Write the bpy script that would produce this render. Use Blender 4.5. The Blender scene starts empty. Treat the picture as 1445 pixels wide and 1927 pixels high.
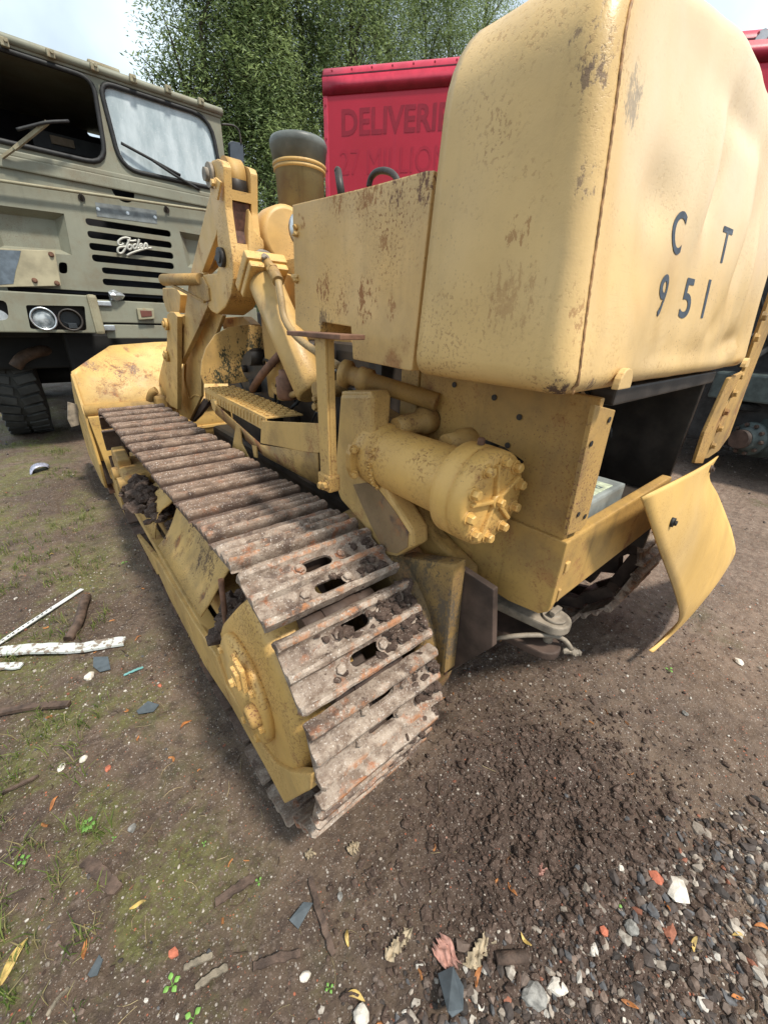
import bpy, bmesh, math, random
import numpy as np
from mathutils import Vector, Matrix, Quaternion
random.seed(7); rng = np.random.default_rng(11)
SC = bpy.context.scene; COL = SC.collection; R_ = math.radians

# ------------------------------------------------------------------ camera, sky, sun, exposure
F = 728.6474; CX, CY = 722.5, 963.5; CAMZ = 1.35
RM = np.array([[0.76733255, -0.25953303, 0.58638159], [-0.6405388, -0.35325551, 0.68185086], [0.03017971, -0.89880651, -0.43730542]])
# exact orthonormalisation of the three measured axes
_u, _s, _v = np.linalg.svd(RM); RM = _u @ _v
cam = bpy.data.cameras.new('camera'); camo = bpy.data.objects.new('camera', cam); COL.objects.link(camo)
M = Matrix.Identity(4)
for i in range(3):
    M[i][0] = RM[i, 0]; M[i][1] = -RM[i, 1]; M[i][2] = -RM[i, 2]
M[2][3] = CAMZ; camo.matrix_world = M
cam.sensor_fit = 'VERTICAL'; cam.sensor_height = 36; cam.lens = F / 1927 * 36
cam.clip_start = 0.02; cam.clip_end = 600
SC.camera = camo
SUN_EL, SUN_AZ = 60, 168     # azimuth from +y, clockwise
w = bpy.data.worlds.new('World'); SC.world = w; w.use_nodes = True
wn = w.node_tree; wl = wn.links; bg = wn.nodes['Background']
sky = wn.nodes.new('ShaderNodeTexSky'); sky.sky_type = 'NISHITA'; sky.sun_disc = False
sky.sun_elevation = R_(SUN_EL); sky.sun_rotation = R_(SUN_AZ); sky.air_density = 1.0; sky.dust_density = 2.5
# thin broken cloud layer over the blue
tc = wn.nodes.new('ShaderNodeTexCoord'); cn = wn.nodes.new('ShaderNodeTexNoise')
cn.inputs['Scale'].default_value = 2.6; cn.inputs['Detail'].default_value = 6; cn.inputs['Roughness'].default_value = .5
cr = wn.nodes.new('ShaderNodeValToRGB'); cr.color_ramp.elements[0].position = .36; cr.color_ramp.elements[1].position = .62
cr.color_ramp.elements[0].color = (.5, .5, .5, 1); cr.color_ramp.elements[1].color = (1, 1, 1, 1)
mx = wn.nodes.new('ShaderNodeMix'); mx.data_type = 'RGBA'; mx.inputs[7].default_value = (11.6, 13.6, 15.0, 1)
wl.new(tc.outputs['Generated'], cn.inputs['Vector']); wl.new(cn.outputs['Fac'], cr.inputs['Fac'])
wl.new(cr.outputs['Color'], mx.inputs[0]); wl.new(sky.outputs['Color'], mx.inputs[6]); wl.new(mx.outputs[2], bg.inputs['Color'])
bg.inputs['Strength'].default_value = 0.075
sd = bpy.data.lights.new('sun', 'SUN'); sd.energy = 3.8; sd.angle = R_(6); sd.color = (1, .94, .84)
so = bpy.data.objects.new('sun', sd); COL.objects.link(so)
az = R_(SUN_AZ); el = R_(SUN_EL)
sdir = Vector((math.sin(az) * math.cos(el), math.cos(az) * math.cos(el), math.sin(el)))
so.rotation_euler = sdir.to_track_quat('Z', 'Y').to_euler(); so.location = sdir * 30
vs = SC.view_settings; vs.view_transform = 'Standard'; vs.look = 'None'; vs.exposure = 0.36; vs.gamma = 1; vs.use_curve_mapping = False

# ------------------------------------------------------------------ geometry helpers
def at(px, py, x=None, y=None, z=None):
    "the scene point a measured direction reaches on a plane of known distance"
    r = RM @ np.array([px - CX, py - CY, F])
    if x is not None: t = x / r[0]
    elif y is not None: t = y / r[1]
    else: t = (z - CAMZ) / r[2]
    return Vector((r[0] * t, r[1] * t, CAMZ + r[2] * t))

def NB(): return bmesh.new()

def box(bm, x0, x1, y0, y1, z0, z1, bev=0.0, mat=None):
    vs_ = [bm.verts.new((x, y, z)) for x in (x0, x1) for y in (y0, y1) for z in (z0, z1)]
    if mat is not None:
        for v in vs_: v.co = mat @ v.co
    idx = [(0, 1, 3, 2), (4, 6, 7, 5), (0, 4, 5, 1), (2, 3, 7, 6), (0, 2, 6, 4), (1, 5, 7, 3)]
    fs = [bm.faces.new([vs_[i] for i in f]) for f in idx]
    if bev > 0:
        es = list({e for f in fs for e in f.edges})
        bmesh.ops.bevel(bm, geom=es, offset=bev, segments=2, profile=.6, affect='EDGES')
    return vs_

def frame_from(p0, p1, up=(0, 0, 1)):
    d = (Vector(p1) - Vector(p0)); L = d.length; d.normalize(); u = Vector(up)
    if abs(d.dot(u)) > .98: u = Vector((1, 0, 0)) if abs(d.x) < .9 else Vector((0, 1, 0))
    s = d.cross(u).normalized(); u = s.cross(d).normalized()
    m = Matrix.Identity(4)
    for i in range(3): m[i][0] = s[i]; m[i][1] = d[i]; m[i][2] = u[i]; m[i][3] = Vector(p0)[i]
    return m, L

def bar(bm, p0, p1, w_, h_, bev=0.0, up=(0, 0, 1)):
    m, L = frame_from(p0, p1, up)
    return box(bm, -w_ / 2, w_ / 2, 0, L, -h_ / 2, h_ / 2, bev, m)

def cyl(bm, p0, p1, r0, r1=None, seg=24, cap=True):
    if r1 is None: r1 = r0
    m, L = frame_from(p0, p1)
    a = []; b = []
    for k in range(seg):
        t = 2 * math.pi * k / seg; c, s = math.cos(t), math.sin(t)
        a.append(bm.verts.new(m @ Vector((r0 * c, 0, r0 * s)))); b.append(bm.verts.new(m @ Vector((r1 * c, L, r1 * s))))
    for k in range(seg):
        f = bm.faces.new((a[k], a[(k + 1) % seg], b[(k + 1) % seg], b[k])); f.smooth = seg > 8
    if cap:
        bm.faces.new(a[::-1]); bm.faces.new(b)

def lathe(bm, p0, p1, prof, seg=32, cap=True):
    "prof: list of (t along axis in metres from p0, radius)"
    m, L = frame_from(p0, p1); rings = []
    for (t, r) in prof:
        rings.append([bm.verts.new(m @ Vector((max(r, 1e-4) * math.cos(2 * math.pi * k / seg), t, max(r, 1e-4) * math.sin(2 * math.pi * k / seg)))) for k in range(seg)])
    for a, b in zip(rings, rings[1:]):
        for k in range(seg):
            f = bm.faces.new((a[k], a[(k + 1) % seg], b[(k + 1) % seg], b[k])); f.smooth = True
    if cap:
        bm.faces.new(rings[0][::-1]); bm.faces.new(rings[-1])

def tube(bm, pts, r, seg=10, closed=False, sub=4, rad=None):
    P = [Vector(p) for p in pts]
    if sub > 1 and len(P) > 2:
        Q = []; n = len(P)
        rng_ = range(n if closed else n - 1)
        for i in rng_:
            p0 = P[(i - 1) % n] if (closed or i > 0) else P[i]; p1 = P[i]; p2 = P[(i + 1) % n]
            p3 = P[(i + 2) % n] if (closed or i + 2 < n) else p2
            for k in range(sub):
                t = k / sub
                Q.append(.5 * ((2 * p1) + (-p0 + p2) * t + (2 * p0 - 5 * p1 + 4 * p2 - p3) * t * t + (-p0 + 3 * p1 - 3 * p2 + p3) * t ** 3))
        if not closed: Q.append(P[-1])
        P = Q
    n = len(P); rings = []; up = None
    for i, p in enumerate(P):
        if closed: d = P[(i + 1) % n] - P[i - 1]
        else: d = P[min(i + 1, n - 1)] - P[max(i - 1, 0)]
        d.normalize()
        if up is None: up = Vector((0, 0, 1)) if abs(d.z) < .9 else Vector((1, 0, 0))
        s = d.cross(up).normalized(); up = s.cross(d).normalized()
        rr = r if rad is None else rad(i / (n - 1))
        rings.append([bm.verts.new(p + rr * (math.cos(2 * math.pi * k / seg) * s + math.sin(2 * math.pi * k / seg) * up)) for k in range(seg)])
    pairs = list(zip(rings, rings[1:])) + ([(rings[-1], rings[0])] if closed else [])
    for a, b in pairs:
        for k in range(seg):
            f = bm.faces.new((a[k], a[(k + 1) % seg], b[(k + 1) % seg], b[k])); f.smooth = True
    if not closed: bm.faces.new(rings[0][::-1]); bm.faces.new(rings[-1])

def prism(bm, pts, off, bev=0.0, seg=2):
    "extrude a planar 3-D polygon by the vector off"
    off = Vector(off); a = [bm.verts.new(p) for p in pts]; b = [bm.verts.new(Vector(p) + off) for p in pts]
    fs = [bm.faces.new(a[::-1]), bm.faces.new(b)]; n = len(a)
    for k in range(n): fs.append(bm.faces.new((a[k], a[(k + 1) % n], b[(k + 1) % n], b[k])))
    bmesh.ops.recalc_face_normals(bm, faces=fs)
    if bev > 0:
        es = list({e for f in fs for e in f.edges})
        bmesh.ops.bevel(bm, geom=es, offset=bev, segments=seg, profile=.6, affect='EDGES', clamp_overlap=True)

def pxprism(bm, pix, off, bev=0.0, **pl):
    prism(bm, [at(*p, **pl) for p in pix], off, bev)

def rrect(pts3, r, k=5):
    "round the corners of a 3-D polygon lying in a y plane"
    out = []; n = len(pts3)
    for i in range(n):
        p = pts3[i]; a = pts3[i - 1] - p; b = pts3[(i + 1) % n] - p; rr_ = r[i] if isinstance(r, (list, tuple)) else r
        ra = min(rr_, a.length * .45); rb = min(rr_, b.length * .45); A = p + a.normalized() * ra; B = p + b.normalized() * rb
        for j in range(k + 1): t = j / k; out.append((1 - t) ** 2 * A + 2 * t * (1 - t) * p + t * t * B)
    return out
def lerp(a, b, t): return a + (b - a) * t
def hexbolt(bm, p, d, r=.012, h=.01, washer=True, rot=0.3):
    p = Vector(p); d = Vector(d).normalized()
    if washer: cyl(bm, p, p + d * .003, r * 1.35, seg=14)
    q = p + d * .003; m, L = frame_from(q, q + d * h)
    a = [bm.verts.new(m @ Vector((r * math.cos(rot + k * math.pi / 3), 0, r * math.sin(rot + k * math.pi / 3)))) for k in range(6)]
    b = [bm.verts.new(m @ Vector((r * math.cos(rot + k * math.pi / 3), h * .8, r * math.sin(rot + k * math.pi / 3)))) for k in range(6)]
    c = [bm.verts.new(m @ Vector((.8 * r * math.cos(rot + k * math.pi / 3), h, .8 * r * math.sin(rot + k * math.pi / 3)))) for k in range(6)]
    for k in range(6):
        bm.faces.new((a[k], a[(k + 1) % 6], b[(k + 1) % 6], b[k])); bm.faces.new((b[k], b[(k + 1) % 6], c[(k + 1) % 6], c[k]))
    bm.faces.new(c); bm.faces.new(a[::-1])

def grid(bm, G, thick=0.0, nrm=None):
    "sheet through a 2-D array of points, with thickness"
    V = [[bm.verts.new(p) for p in row] for row in G]
    fs = []
    for i in range(len(V) - 1):
        for j in range(len(V[0]) - 1):
            f = bm.faces.new((V[i][j], V[i + 1][j], V[i + 1][j + 1], V[i][j + 1])); f.smooth = True; fs.append(f)
    if thick:
        bmesh.ops.recalc_face_normals(bm, faces=fs)
        bmesh.ops.solidify(bm, geom=fs, thickness=thick)

def rock(bm, p, r, squash=.6, sub=1, seed=0, rough=.25):
    res = bmesh.ops.create_icosphere(bm, subdivisions=sub, radius=1)
    rr = random.Random(seed); sx, sy, sz = rr.uniform(.8, 1.25), rr.uniform(.7, 1.1), squash
    q = Quaternion((0, 0, 1), rr.uniform(0, 6.28)); ph = [rr.uniform(0, 6.28) for _ in range(6)]
    for v in res['verts']:
        c = v.co.copy(); k = 1 + rough * (math.sin(3 * c.x + ph[0]) * math.sin(3.3 * c.y + ph[1]) + .5 * math.sin(5 * c.z + ph[2] + 2 * c.x)) + rr.uniform(-.06, .06)
        v.co = Vector(p) + q @ Vector((c.x * sx * r * k, c.y * sy * r * k, c.z * sz * r * k))

def obj(name, bm, mat, parent=None, recalc=True, smooth=None):
    me = bpy.data.meshes.new(name)
    if recalc: bmesh.ops.recalc_face_normals(bm, faces=bm.faces[:])
    if smooth is not None:
        for f in bm.faces: f.smooth = True
        for e in bm.edges:
            if len(e.link_faces) == 2 and e.calc_face_angle(0) > smooth: e.smooth = False
    bm.to_mesh(me); bm.free(); me.materials.append(mat)
    return link(name, me, parent)

def link(name, me, parent=None):
    o = bpy.data.objects.new(name, me); COL.objects.link(o)
    if parent is not None:
        o.parent = parent
        if parent.type == 'EMPTY': o.matrix_parent_inverse = Matrix.Translation(-parent.location)
    return o

def empty(name, loc): 
    o = bpy.data.objects.new(name, None); COL.objects.link(o); o.location = loc; o.empty_display_size = .2; return o

def tag(o, label=None, cat=None, group=None, kind=None):
    if label: o['label'] = label
    if cat: o['category'] = cat
    if group: o['group'] = group
    if kind: o['kind'] = kind
    return o

def cut(o, bms):
    "boolean away the closed shapes in bms (one bmesh)"
    me = bpy.data.meshes.new('cut'); bmesh.ops.recalc_face_normals(bms, faces=bms.faces[:]); bms.to_mesh(me); bms.free()
    c = bpy.data.objects.new('cut', me); COL.objects.link(c)
    if o.parent is not None:
        mpi = o.matrix_parent_inverse.copy(); par = o.parent; o.parent = None
    else: par = None
    md = o.modifiers.new('b', 'BOOLEAN'); md.operation = 'DIFFERENCE'; md.object = c; md.solver = 'EXACT'
    dg = bpy.context.evaluated_depsgraph_get(); dg.update()
    nm = bpy.data.meshes.new_from_object(o.evaluated_get(dg)); nm.name = o.name
    o.modifiers.clear(); o.data = nm; bpy.data.objects.remove(c)
    if par is not None: o.parent = par; o.matrix_parent_inverse = mpi
    return o

def text_pts(s, size=1.0, shear=0, ext=0.0, res=3, bold=0.0, space=1.0):
    cu = bpy.data.curves.new('t', 'FONT'); cu.body = s; cu.size = size; cu.shear = shear; cu.extrude = ext
    cu.resolution_u = res; cu.offset = bold; cu.space_character = space; cu.align_x = 'CENTER'; cu.align_y = 'CENTER'
    o = bpy.data.objects.new('t', cu); COL.objects.link(o)
    dg = bpy.context.evaluated_depsgraph_get(); dg.update()
    me = bpy.data.meshes.new_from_object(o.evaluated_get(dg)); bpy.data.objects.remove(o)
    bm = NB(); bm.from_mesh(me); bpy.data.meshes.remove(me); return bm

# ------------------------------------------------------------------ material helpers
class NT:
    def __init__(s, name):
        s.m = bpy.data.materials.new(name); s.m.use_nodes = True; s.t = s.m.node_tree; s.b = s.t.nodes['Principled BSDF']
        g = s.t.nodes.new('ShaderNodeNewGeometry'); s.pos = g.outputs['Position']; s.nrm = g.outputs['Normal']; s.geo = g
        s.x = s.t.nodes.new('ShaderNodeTexCoord')
    def L(s, a, b): s.t.links.new(a, b)
    def val(s, sock, v):
        if isinstance(v, bpy.types.NodeSocket): s.L(v, sock)
        else: sock.default_value = v if not (isinstance(v, tuple) and len(v) == 3 and sock.type == 'RGBA') else (*v, 1)
    def noise(s, scale=5, detail=4, rough=.55, vec=None, stretch=None, dist=0, col=False):
        n = s.t.nodes.new('ShaderNodeTexNoise'); n.inputs['Scale'].default_value = scale; n.inputs['Detail'].default_value = detail
        n.inputs['Roughness'].default_value = rough; n.inputs['Distortion'].default_value = dist
        v = vec or s.pos
        if stretch: v = s.map(v, stretch)
        s.L(v, n.inputs['Vector']); return n.outputs['Color' if col else 'Fac']
    def map(s, v, sc, rot=None, loc=None):
        m = s.t.nodes.new('ShaderNodeMapping'); m.inputs['Scale'].default_value = sc
        if rot: m.inputs['Rotation'].default_value = rot
        if loc: m.inputs['Location'].default_value = loc
        s.L(v, m.inputs['Vector']); return m.outputs[0]
    def vor(s, scale=20, feat='F1', out='Distance', vec=None, rnd=1):
        n = s.t.nodes.new('ShaderNodeTexVoronoi'); n.feature = feat; n.inputs['Scale'].default_value = scale
        n.inputs['Randomness'].default_value = rnd
        s.L(vec or s.pos, n.inputs['Vector']); return n.outputs[out]
    def rng(s, v, a, b, c=0, d=1, smooth=True):
        n = s.t.nodes.new('ShaderNodeMapRange'); n.interpolation_type = 'SMOOTHSTEP' if smooth else 'LINEAR'
        for k, q in zip((1, 2, 3, 4), (a, b, c, d)): n.inputs[k].default_value = q
        s.val(n.inputs[0], v); return n.outputs[0]
    def math(s, op, a, b=0.0, clamp=False):
        n = s.t.nodes.new('ShaderNodeMath'); n.operation = op; n.use_clamp = clamp; s.val(n.inputs[0], a); s.val(n.inputs[1], b); return n.outputs[0]
    def mix(s, f, a, b, blend='MIX'):
        n = s.t.nodes.new('ShaderNodeMix'); n.data_type = 'RGBA'; n.blend_type = blend; s.val(n.inputs[0], f); s.val(n.inputs[6], a); s.val(n.inputs[7], b); return n.outputs[2]
    def sep(s, v):
        n = s.t.nodes.new('ShaderNodeSeparateXYZ'); s.L(v, n.inputs[0]); return n.outputs
    def attr(s, name):
        n = s.t.nodes.new('ShaderNodeAttribute'); n.attribute_name = name; return n.outputs['Color']
    def orand(s):
        n = s.t.nodes.new('ShaderNodeObjectInfo'); return n.outputs['Random']
    def bump(s, h, st=.3, dist=.01, prev=None):
        n = s.t.nodes.new('ShaderNodeBump'); n.inputs['Strength'].default_value = st; n.inputs['Distance'].default_value = dist
        s.val(n.inputs['Height'], h)
        if prev is not None: s.L(prev, n.inputs['Normal'])
        return n.outputs[0]
    def done(s, col, rough=.6, nrm=None, metal=0, spec=.5, coat=0):
        s.val(s.b.inputs['Base Color'], col); s.val(s.b.inputs['Roughness'], rough); s.val(s.b.inputs['Metallic'], metal)
        s.b.inputs['Specular IOR Level'].default_value = spec; s.b.inputs['Coat Weight'].default_value = coat
        if nrm is not None: s.L(nrm, s.b.inputs['Normal'])
        return s.m

def flat(name, col, rough=.6, metal=0, var=.15, scale=12, spec=.4, bump=.1):
    n = NT(name); f = n.noise(scale, 6, .6)
    c = n.mix(n.rng(f, .3, .7), tuple(q * (1 - var) for q in col), tuple(min(1, q * (1 + var)) for q in col))
    return n.done(c, rough, n.bump(n.noise(scale * 9, 3), bump, .004), metal, spec)

def paint(name, base=(.60, .385, .135), chips=.5, rust=.5, grime=.5, rough=.42, seed=0., rustcol=(.21, .085, .035), bumps=.25, fade=.2, spots=(), pale=None):
    n = NT(name); v = n.map(n.pos, (1, 1, 1), loc=(seed, seed * .7, seed * 1.3))
    big = n.noise(2.2, 3, .5, v); c = n.mix(n.rng(big, .3, .7), tuple(q * (1 - .14) for q in base), tuple(min(1, q * 1.08) for q in base))
    # sun-faded pale paint
    c = n.mix(n.math('MULTIPLY', n.rng(n.noise(1.3, 4, .6, v), .45, .75), fade), c, (.72, .58, .38))
    # long dirty runs
    st = n.noise(1, 5, .6, v, stretch=(26, 26, 1.6)); stm = n.math('MULTIPLY', n.rng(st, .5, .8), n.math('MULTIPLY', n.rng(n.noise(3, 3, .5, v), .35, .7), grime))
    c = n.mix(n.math('MULTIPLY', stm, .75), c, tuple(q * .38 for q in base))
    gr = n.math('MULTIPLY', n.rng(n.noise(5, 8, .65, v), .42, .72), grime); c = n.mix(n.math('MULTIPLY', gr, .7), c, (.16, .105, .05))
    # fine rust specks in clouds
    sp = n.rng(n.noise(150, 3, .65, v), .54, .62); cl = n.rng(n.noise(4.5, 6, .7, v), .42, .66)
    spk = n.math('MULTIPLY', n.math('MULTIPLY', sp, cl), chips, True); c = n.mix(spk, c, rustcol)
    sp2 = n.rng(n.vor(120, 'F1', 'Distance', n.map(v, (1, 1, .8))), .22, .10); cl2 = n.rng(n.noise(3.1, 4, .7, n.map(v, (1, 1, 1), loc=(3, 9, 1))), .50, .66)
    spk2 = n.math('MULTIPLY', n.math('MULTIPLY', sp2, cl2), chips, True); c = n.mix(spk2, c, (.10, .055, .035))
    sw = n.noise(2, 3, .6, v, stretch=(3, 14, 60), dist=1.5); sc_ = n.math('MULTIPLY', n.rng(n.math('ABSOLUTE', n.math('SUBTRACT', sw, .5)), .006, .001), n.rng(n.noise(6, 3, .6, v), .5, .6)); c = n.mix(n.math('MULTIPLY', sc_, chips * .6), c, (.14, .07, .04))
    # rust blooms
    rn = n.noise(9, 9, .68, v); rm = n.math('MULTIPLY', n.rng(rn, .60 - .10 * rust, .70 - .06 * rust), n.rng(n.noise(2.6, 3, .6, n.map(v, (1, 1, 1), loc=(7, 2, 5))), .44, .58))
    rm = n.math('MULTIPLY', rm, min(1, rust * 1.4), True)
    c = n.mix(rm, c, n.mix(n.rng(n.noise(40, 4, .6, v), .35, .65), rustcol, (.33, .14, .05)))
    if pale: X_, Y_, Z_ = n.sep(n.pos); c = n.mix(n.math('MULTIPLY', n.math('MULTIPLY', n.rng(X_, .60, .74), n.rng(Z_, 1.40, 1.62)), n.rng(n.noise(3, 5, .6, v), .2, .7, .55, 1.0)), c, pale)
    for (px_, py_, pz_, rad_, st_, colr) in spots:
        vm = n.t.nodes.new('ShaderNodeVectorMath'); vm.operation = 'DISTANCE'; n.L(n.pos, vm.inputs[0]); vm.inputs[1].default_value = (px_, py_, pz_)
        fall = n.rng(vm.outputs['Value'], rad_, rad_ * .25); thr = n.math('ADD', n.math('ADD', n.math('MULTIPLY', n.noise(120, 5, .75, n.map(n.pos, (1, 1, .6))), .6), n.math('MULTIPLY', n.noise(22, 6, .7, n.map(n.pos, (1, 1, .5))), .55)), n.math('MULTIPLY', fall, .105))
        sm = n.math('MULTIPLY', n.math('MULTIPLY', n.rng(thr, .66, .72), n.rng(fall, 0, .25)), st_, True); c = n.mix(sm, c, colr); rm = n.math('MAXIMUM', rm, sm)
    ro = n.math('ADD', n.math('MULTIPLY', n.math('ADD', rm, spk, True), .35), n.rng(n.noise(7, 5, .6, v), .3, .7, rough - .05, rough + .13), True)
    h = n.math('SUBTRACT', n.math('MULTIPLY', n.noise(320, 2, .5, v), .25), n.math('ADD', spk, n.math('MULTIPLY', rm, .6)))
    nb = n.bump(h, bumps, .004); nb = n.bump(n.noise(14, 3, .5, v), .12, .01, nb)
    return n.done(c, ro, nb, 0, .45)

def SPT(px, py, r, st, col=(.29, .125, .045), **k): p = at(px, py, **k); return (p.x, p.y, p.z, r, st, col)
DPUR = (.09, .055, .055)
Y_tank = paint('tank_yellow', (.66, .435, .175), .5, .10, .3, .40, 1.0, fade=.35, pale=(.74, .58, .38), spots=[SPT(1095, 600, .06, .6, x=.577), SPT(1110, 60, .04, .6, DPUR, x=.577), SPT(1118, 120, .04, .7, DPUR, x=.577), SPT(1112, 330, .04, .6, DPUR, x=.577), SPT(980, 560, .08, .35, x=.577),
    SPT(985, 430, .04, .6, x=.577), SPT(1045, 738, .035, .9, (.05, .035, .03), x=.60), SPT(1060, 745, .05, .8, (.12, .07, .05), y=.285), SPT(1110, 735, .04, .7, DPUR, y=.285), SPT(1195, 180, .05, .5, (.08, .10, .13), y=.32)])
Y_side = paint('side_yellow', (.62, .375, .125), .95, .5, .45, .45, 4.0, fade=.25, spots=[SPT(610, 545, .05, .9, x=.6), SPT(690, 560, .07, .95, x=.6), SPT(640, 570, .05, .8, x=.6), SPT(735, 585, .04, .7, x=.6), SPT(722, 460, .03, .7, x=.6), SPT(640, 375, .06, .8, x=.6), SPT(750, 345, .06, .9, (.16, .08, .05), x=.6), SPT(800, 345, .05, .9, (.14, .07, .05), x=.6), SPT(700, 360, .05, .8, x=.6), SPT(568, 420, .03, .7, x=.6), SPT(610, 608, .05, .7, (.08, .05, .04), x=.6)])
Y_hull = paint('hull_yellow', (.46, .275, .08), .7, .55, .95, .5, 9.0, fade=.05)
Y_mach = paint('machine_yellow', (.58, .362, .122), .7, .5, .65, .42, 14.0, fade=.15)
Y_cast = paint('cast_yellow', (.63, .375, .11), .85, .35, .4, .42, 20.0, bumps=.6)
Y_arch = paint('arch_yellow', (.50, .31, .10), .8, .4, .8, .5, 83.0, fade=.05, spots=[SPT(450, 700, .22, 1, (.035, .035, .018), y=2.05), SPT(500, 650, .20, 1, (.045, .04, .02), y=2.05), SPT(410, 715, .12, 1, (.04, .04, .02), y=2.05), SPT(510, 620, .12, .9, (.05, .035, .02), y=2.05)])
Y_guard = paint('guard_yellow', (.56, .345, .11), 1, .7, .9, .55, 91.0, (.13, .07, .05), fade=.1, spots=[SPT(410, 1040, .2, .9, (.10, .06, .04), x=.36), SPT(380, 990, .15, .9, (.09, .05, .04), x=.36), SPT(340, 1120, .12, .8, (.12, .06, .045), x=.23)])
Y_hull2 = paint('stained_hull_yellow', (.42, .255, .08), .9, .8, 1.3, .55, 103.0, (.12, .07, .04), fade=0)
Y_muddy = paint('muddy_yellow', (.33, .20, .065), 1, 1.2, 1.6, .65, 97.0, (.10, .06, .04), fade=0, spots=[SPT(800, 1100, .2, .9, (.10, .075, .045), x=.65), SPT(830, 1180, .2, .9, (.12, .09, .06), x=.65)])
Y_dirty = paint('dirty_yellow', (.46, .275, .085), 1, 1.0, 1.2, .6, 27.0, (.16, .07, .04), fade=.05)
Y_bent = paint('bent_yellow', (.66, .41, .125), .35, .12, .12, .5, 31.0)
Y_bucket = paint('bucket_yellow', (.62, .39, .12), 1, .8, .5, .5, 37.0, (.15, .08, .06), fade=.3, spots=[SPT(q[0], q[1], .12, .8, (.16, .10, .09), y=3.85) for q in ((165, 690), (230, 710), (150, 740), (250, 690), (200, 745), (260, 745))])
KHAKI = paint('khaki_paint', (.215, .215, .160), .4, .12, .55, .6, 45.0, (.12, .08, .05), fade=0)
KHAKI2 = paint('khaki_paint_worn', (.30, .275, .18), .8, .5, .8, .6, 51.0, (.13, .08, .05), fade=0)

def red_paint():
    n = NT('red_trailer_paint'); c = n.mix(n.rng(n.noise(.8, 4), .3, .7), (.37, .007, .022), (.45, .010, .034))
    c = n.mix(n.math('MULTIPLY', n.rng(n.noise(1, 5, .6, None, (9, 9, .8)), .5, .8), .25), c, (.30, .02, .05))
    z = n.sep(n.pos)[2]
    return n.done(c, .42, n.bump(n.noise(6, 4), .08, .02), 0, .4)
RED = red_paint()
RED_L = flat('red_lettering', (.25, .005, .018), .5, var=.12, scale=9)
RED_R = flat('red_roof_rail', (.46, .03, .06), .4, var=.12)

def shoe_mat():
    n = NT('worn_track_steel'); o = n.x.outputs['Object']; rnd = n.orand()
    cv = n.t.nodes.new('ShaderNodeVectorMath'); cv.operation = 'ADD'
    cb = n.t.nodes.new('ShaderNodeCombineXYZ'); n.val(cb.inputs[0], n.math('MULTIPLY', rnd, 37)); n.val(cb.inputs[1], n.math('MULTIPLY', rnd, 91)); n.L(cb.outputs[0], cv.inputs[0]); n.L(o, cv.inputs[1])
    v = cv.outputs[0]
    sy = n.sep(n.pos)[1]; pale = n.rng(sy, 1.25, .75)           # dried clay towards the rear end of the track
    c0 = n.mix(n.rng(n.noise(22, 6, .65, v), .3, .7), (.125, .080, .056), (.26, .18, .13))
    c1 = n.mix(n.rng(n.noise(30, 8, .7, v), .32, .68), (.17, .118, .085), (.42, .34, .27))
    c = n.mix(pale, c0, c1)
    c = n.mix(n.math('MULTIPLY', n.rng(n.noise(13, 8, .72, v, dist=.5), .54, .66), n.rng(pale, 0, 1, .35, .85)), c, n.mix(n.noise(70, 3, .6, v), (.20, .06, .025), (.48, .18, .07)))
    c = n.mix(n.math('MULTIPLY', n.rng(n.noise(9, 7, .68, n.map(v, (1, 1, 1), loc=(4, 4, 4))), .52, .62), .85), c, (.085, .055, .042))
    c = n.mix(n.math('MULTIPLY', n.rng(n.noise(210, 2, .6, v), .6, .7), .8), c, (.60, .54, .48))
    c = n.mix(n.math('MULTIPLY', n.rng(n.noise(150, 2, .6, n.map(v, (1, 1, 1), loc=(2, 4, 9))), .6, .7), .6), c, (.07, .045, .035))
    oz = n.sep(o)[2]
    c = n.mix(n.math('MULTIPLY', n.rng(oz, .022, .010), n.rng(pale, 0, 1, .75, .2)), c, (.075, .045, .034)); c = n.mix(n.math('MULTIPLY', n.math('MULTIPLY', n.rng(oz, .024, .034), n.rng(n.noise(17, 8, .75, v), .50, .60)), n.rng(pale, 0, 1, .12, .8)), c, n.mix(n.noise(90, 3, .6, v), (.24, .085, .035), (.50, .22, .09)))  # grooves darkened: dirt plus groove shade painted into the colour; ridges rusty
    nb = n.bump(n.noise(190, 3, .7, v), .5, .004); nb = n.bump(n.noise(38, 5, .65, v), .5, .008, nb)
    return n.done(c, n.rng(n.noise(14, 3, .5, v), .3, .7, .55, .85), nb, 0, .3)
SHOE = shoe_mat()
STEEL_D = flat('greasy_dark_steel', (.035, .028, .023), .5, .0, .5, 9)
RUST = flat('rusty_steel', (.15, .075, .045), .75, 0, .45, 16)
RUSTD = flat('dark_rusty_steel', (.062, .040, .03), .7, 0, .5, 10)
GREY = flat('grey_cast_steel', (.23, .19, .145), .6, 0, .4, 22)
BLACK = flat('black_rubber', (.018, .018, .018), .6, 0, .4, 20)
TYRE = flat('dusty_tyre_rubber', (.045, .045, .042), .8, 0, .35, 7, bump=.3)
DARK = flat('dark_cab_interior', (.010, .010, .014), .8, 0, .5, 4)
CHROME = flat('worn_chrome', (.55, .57, .58), .3, .8, .15, 30)
WHITE = flat('white_weathered', (.62, .62, .60), .6, 0, .25, 14)
LETTER = flat('dark_lettering_paint', (.05, .065, .085), .6, 0, .25, 60)
SEAM = flat('weld_bead', (.30, .16, .065), .6, 0, .5, 60)
LINE = flat('pencil_mark', (.30, .21, .10), .7)

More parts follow.
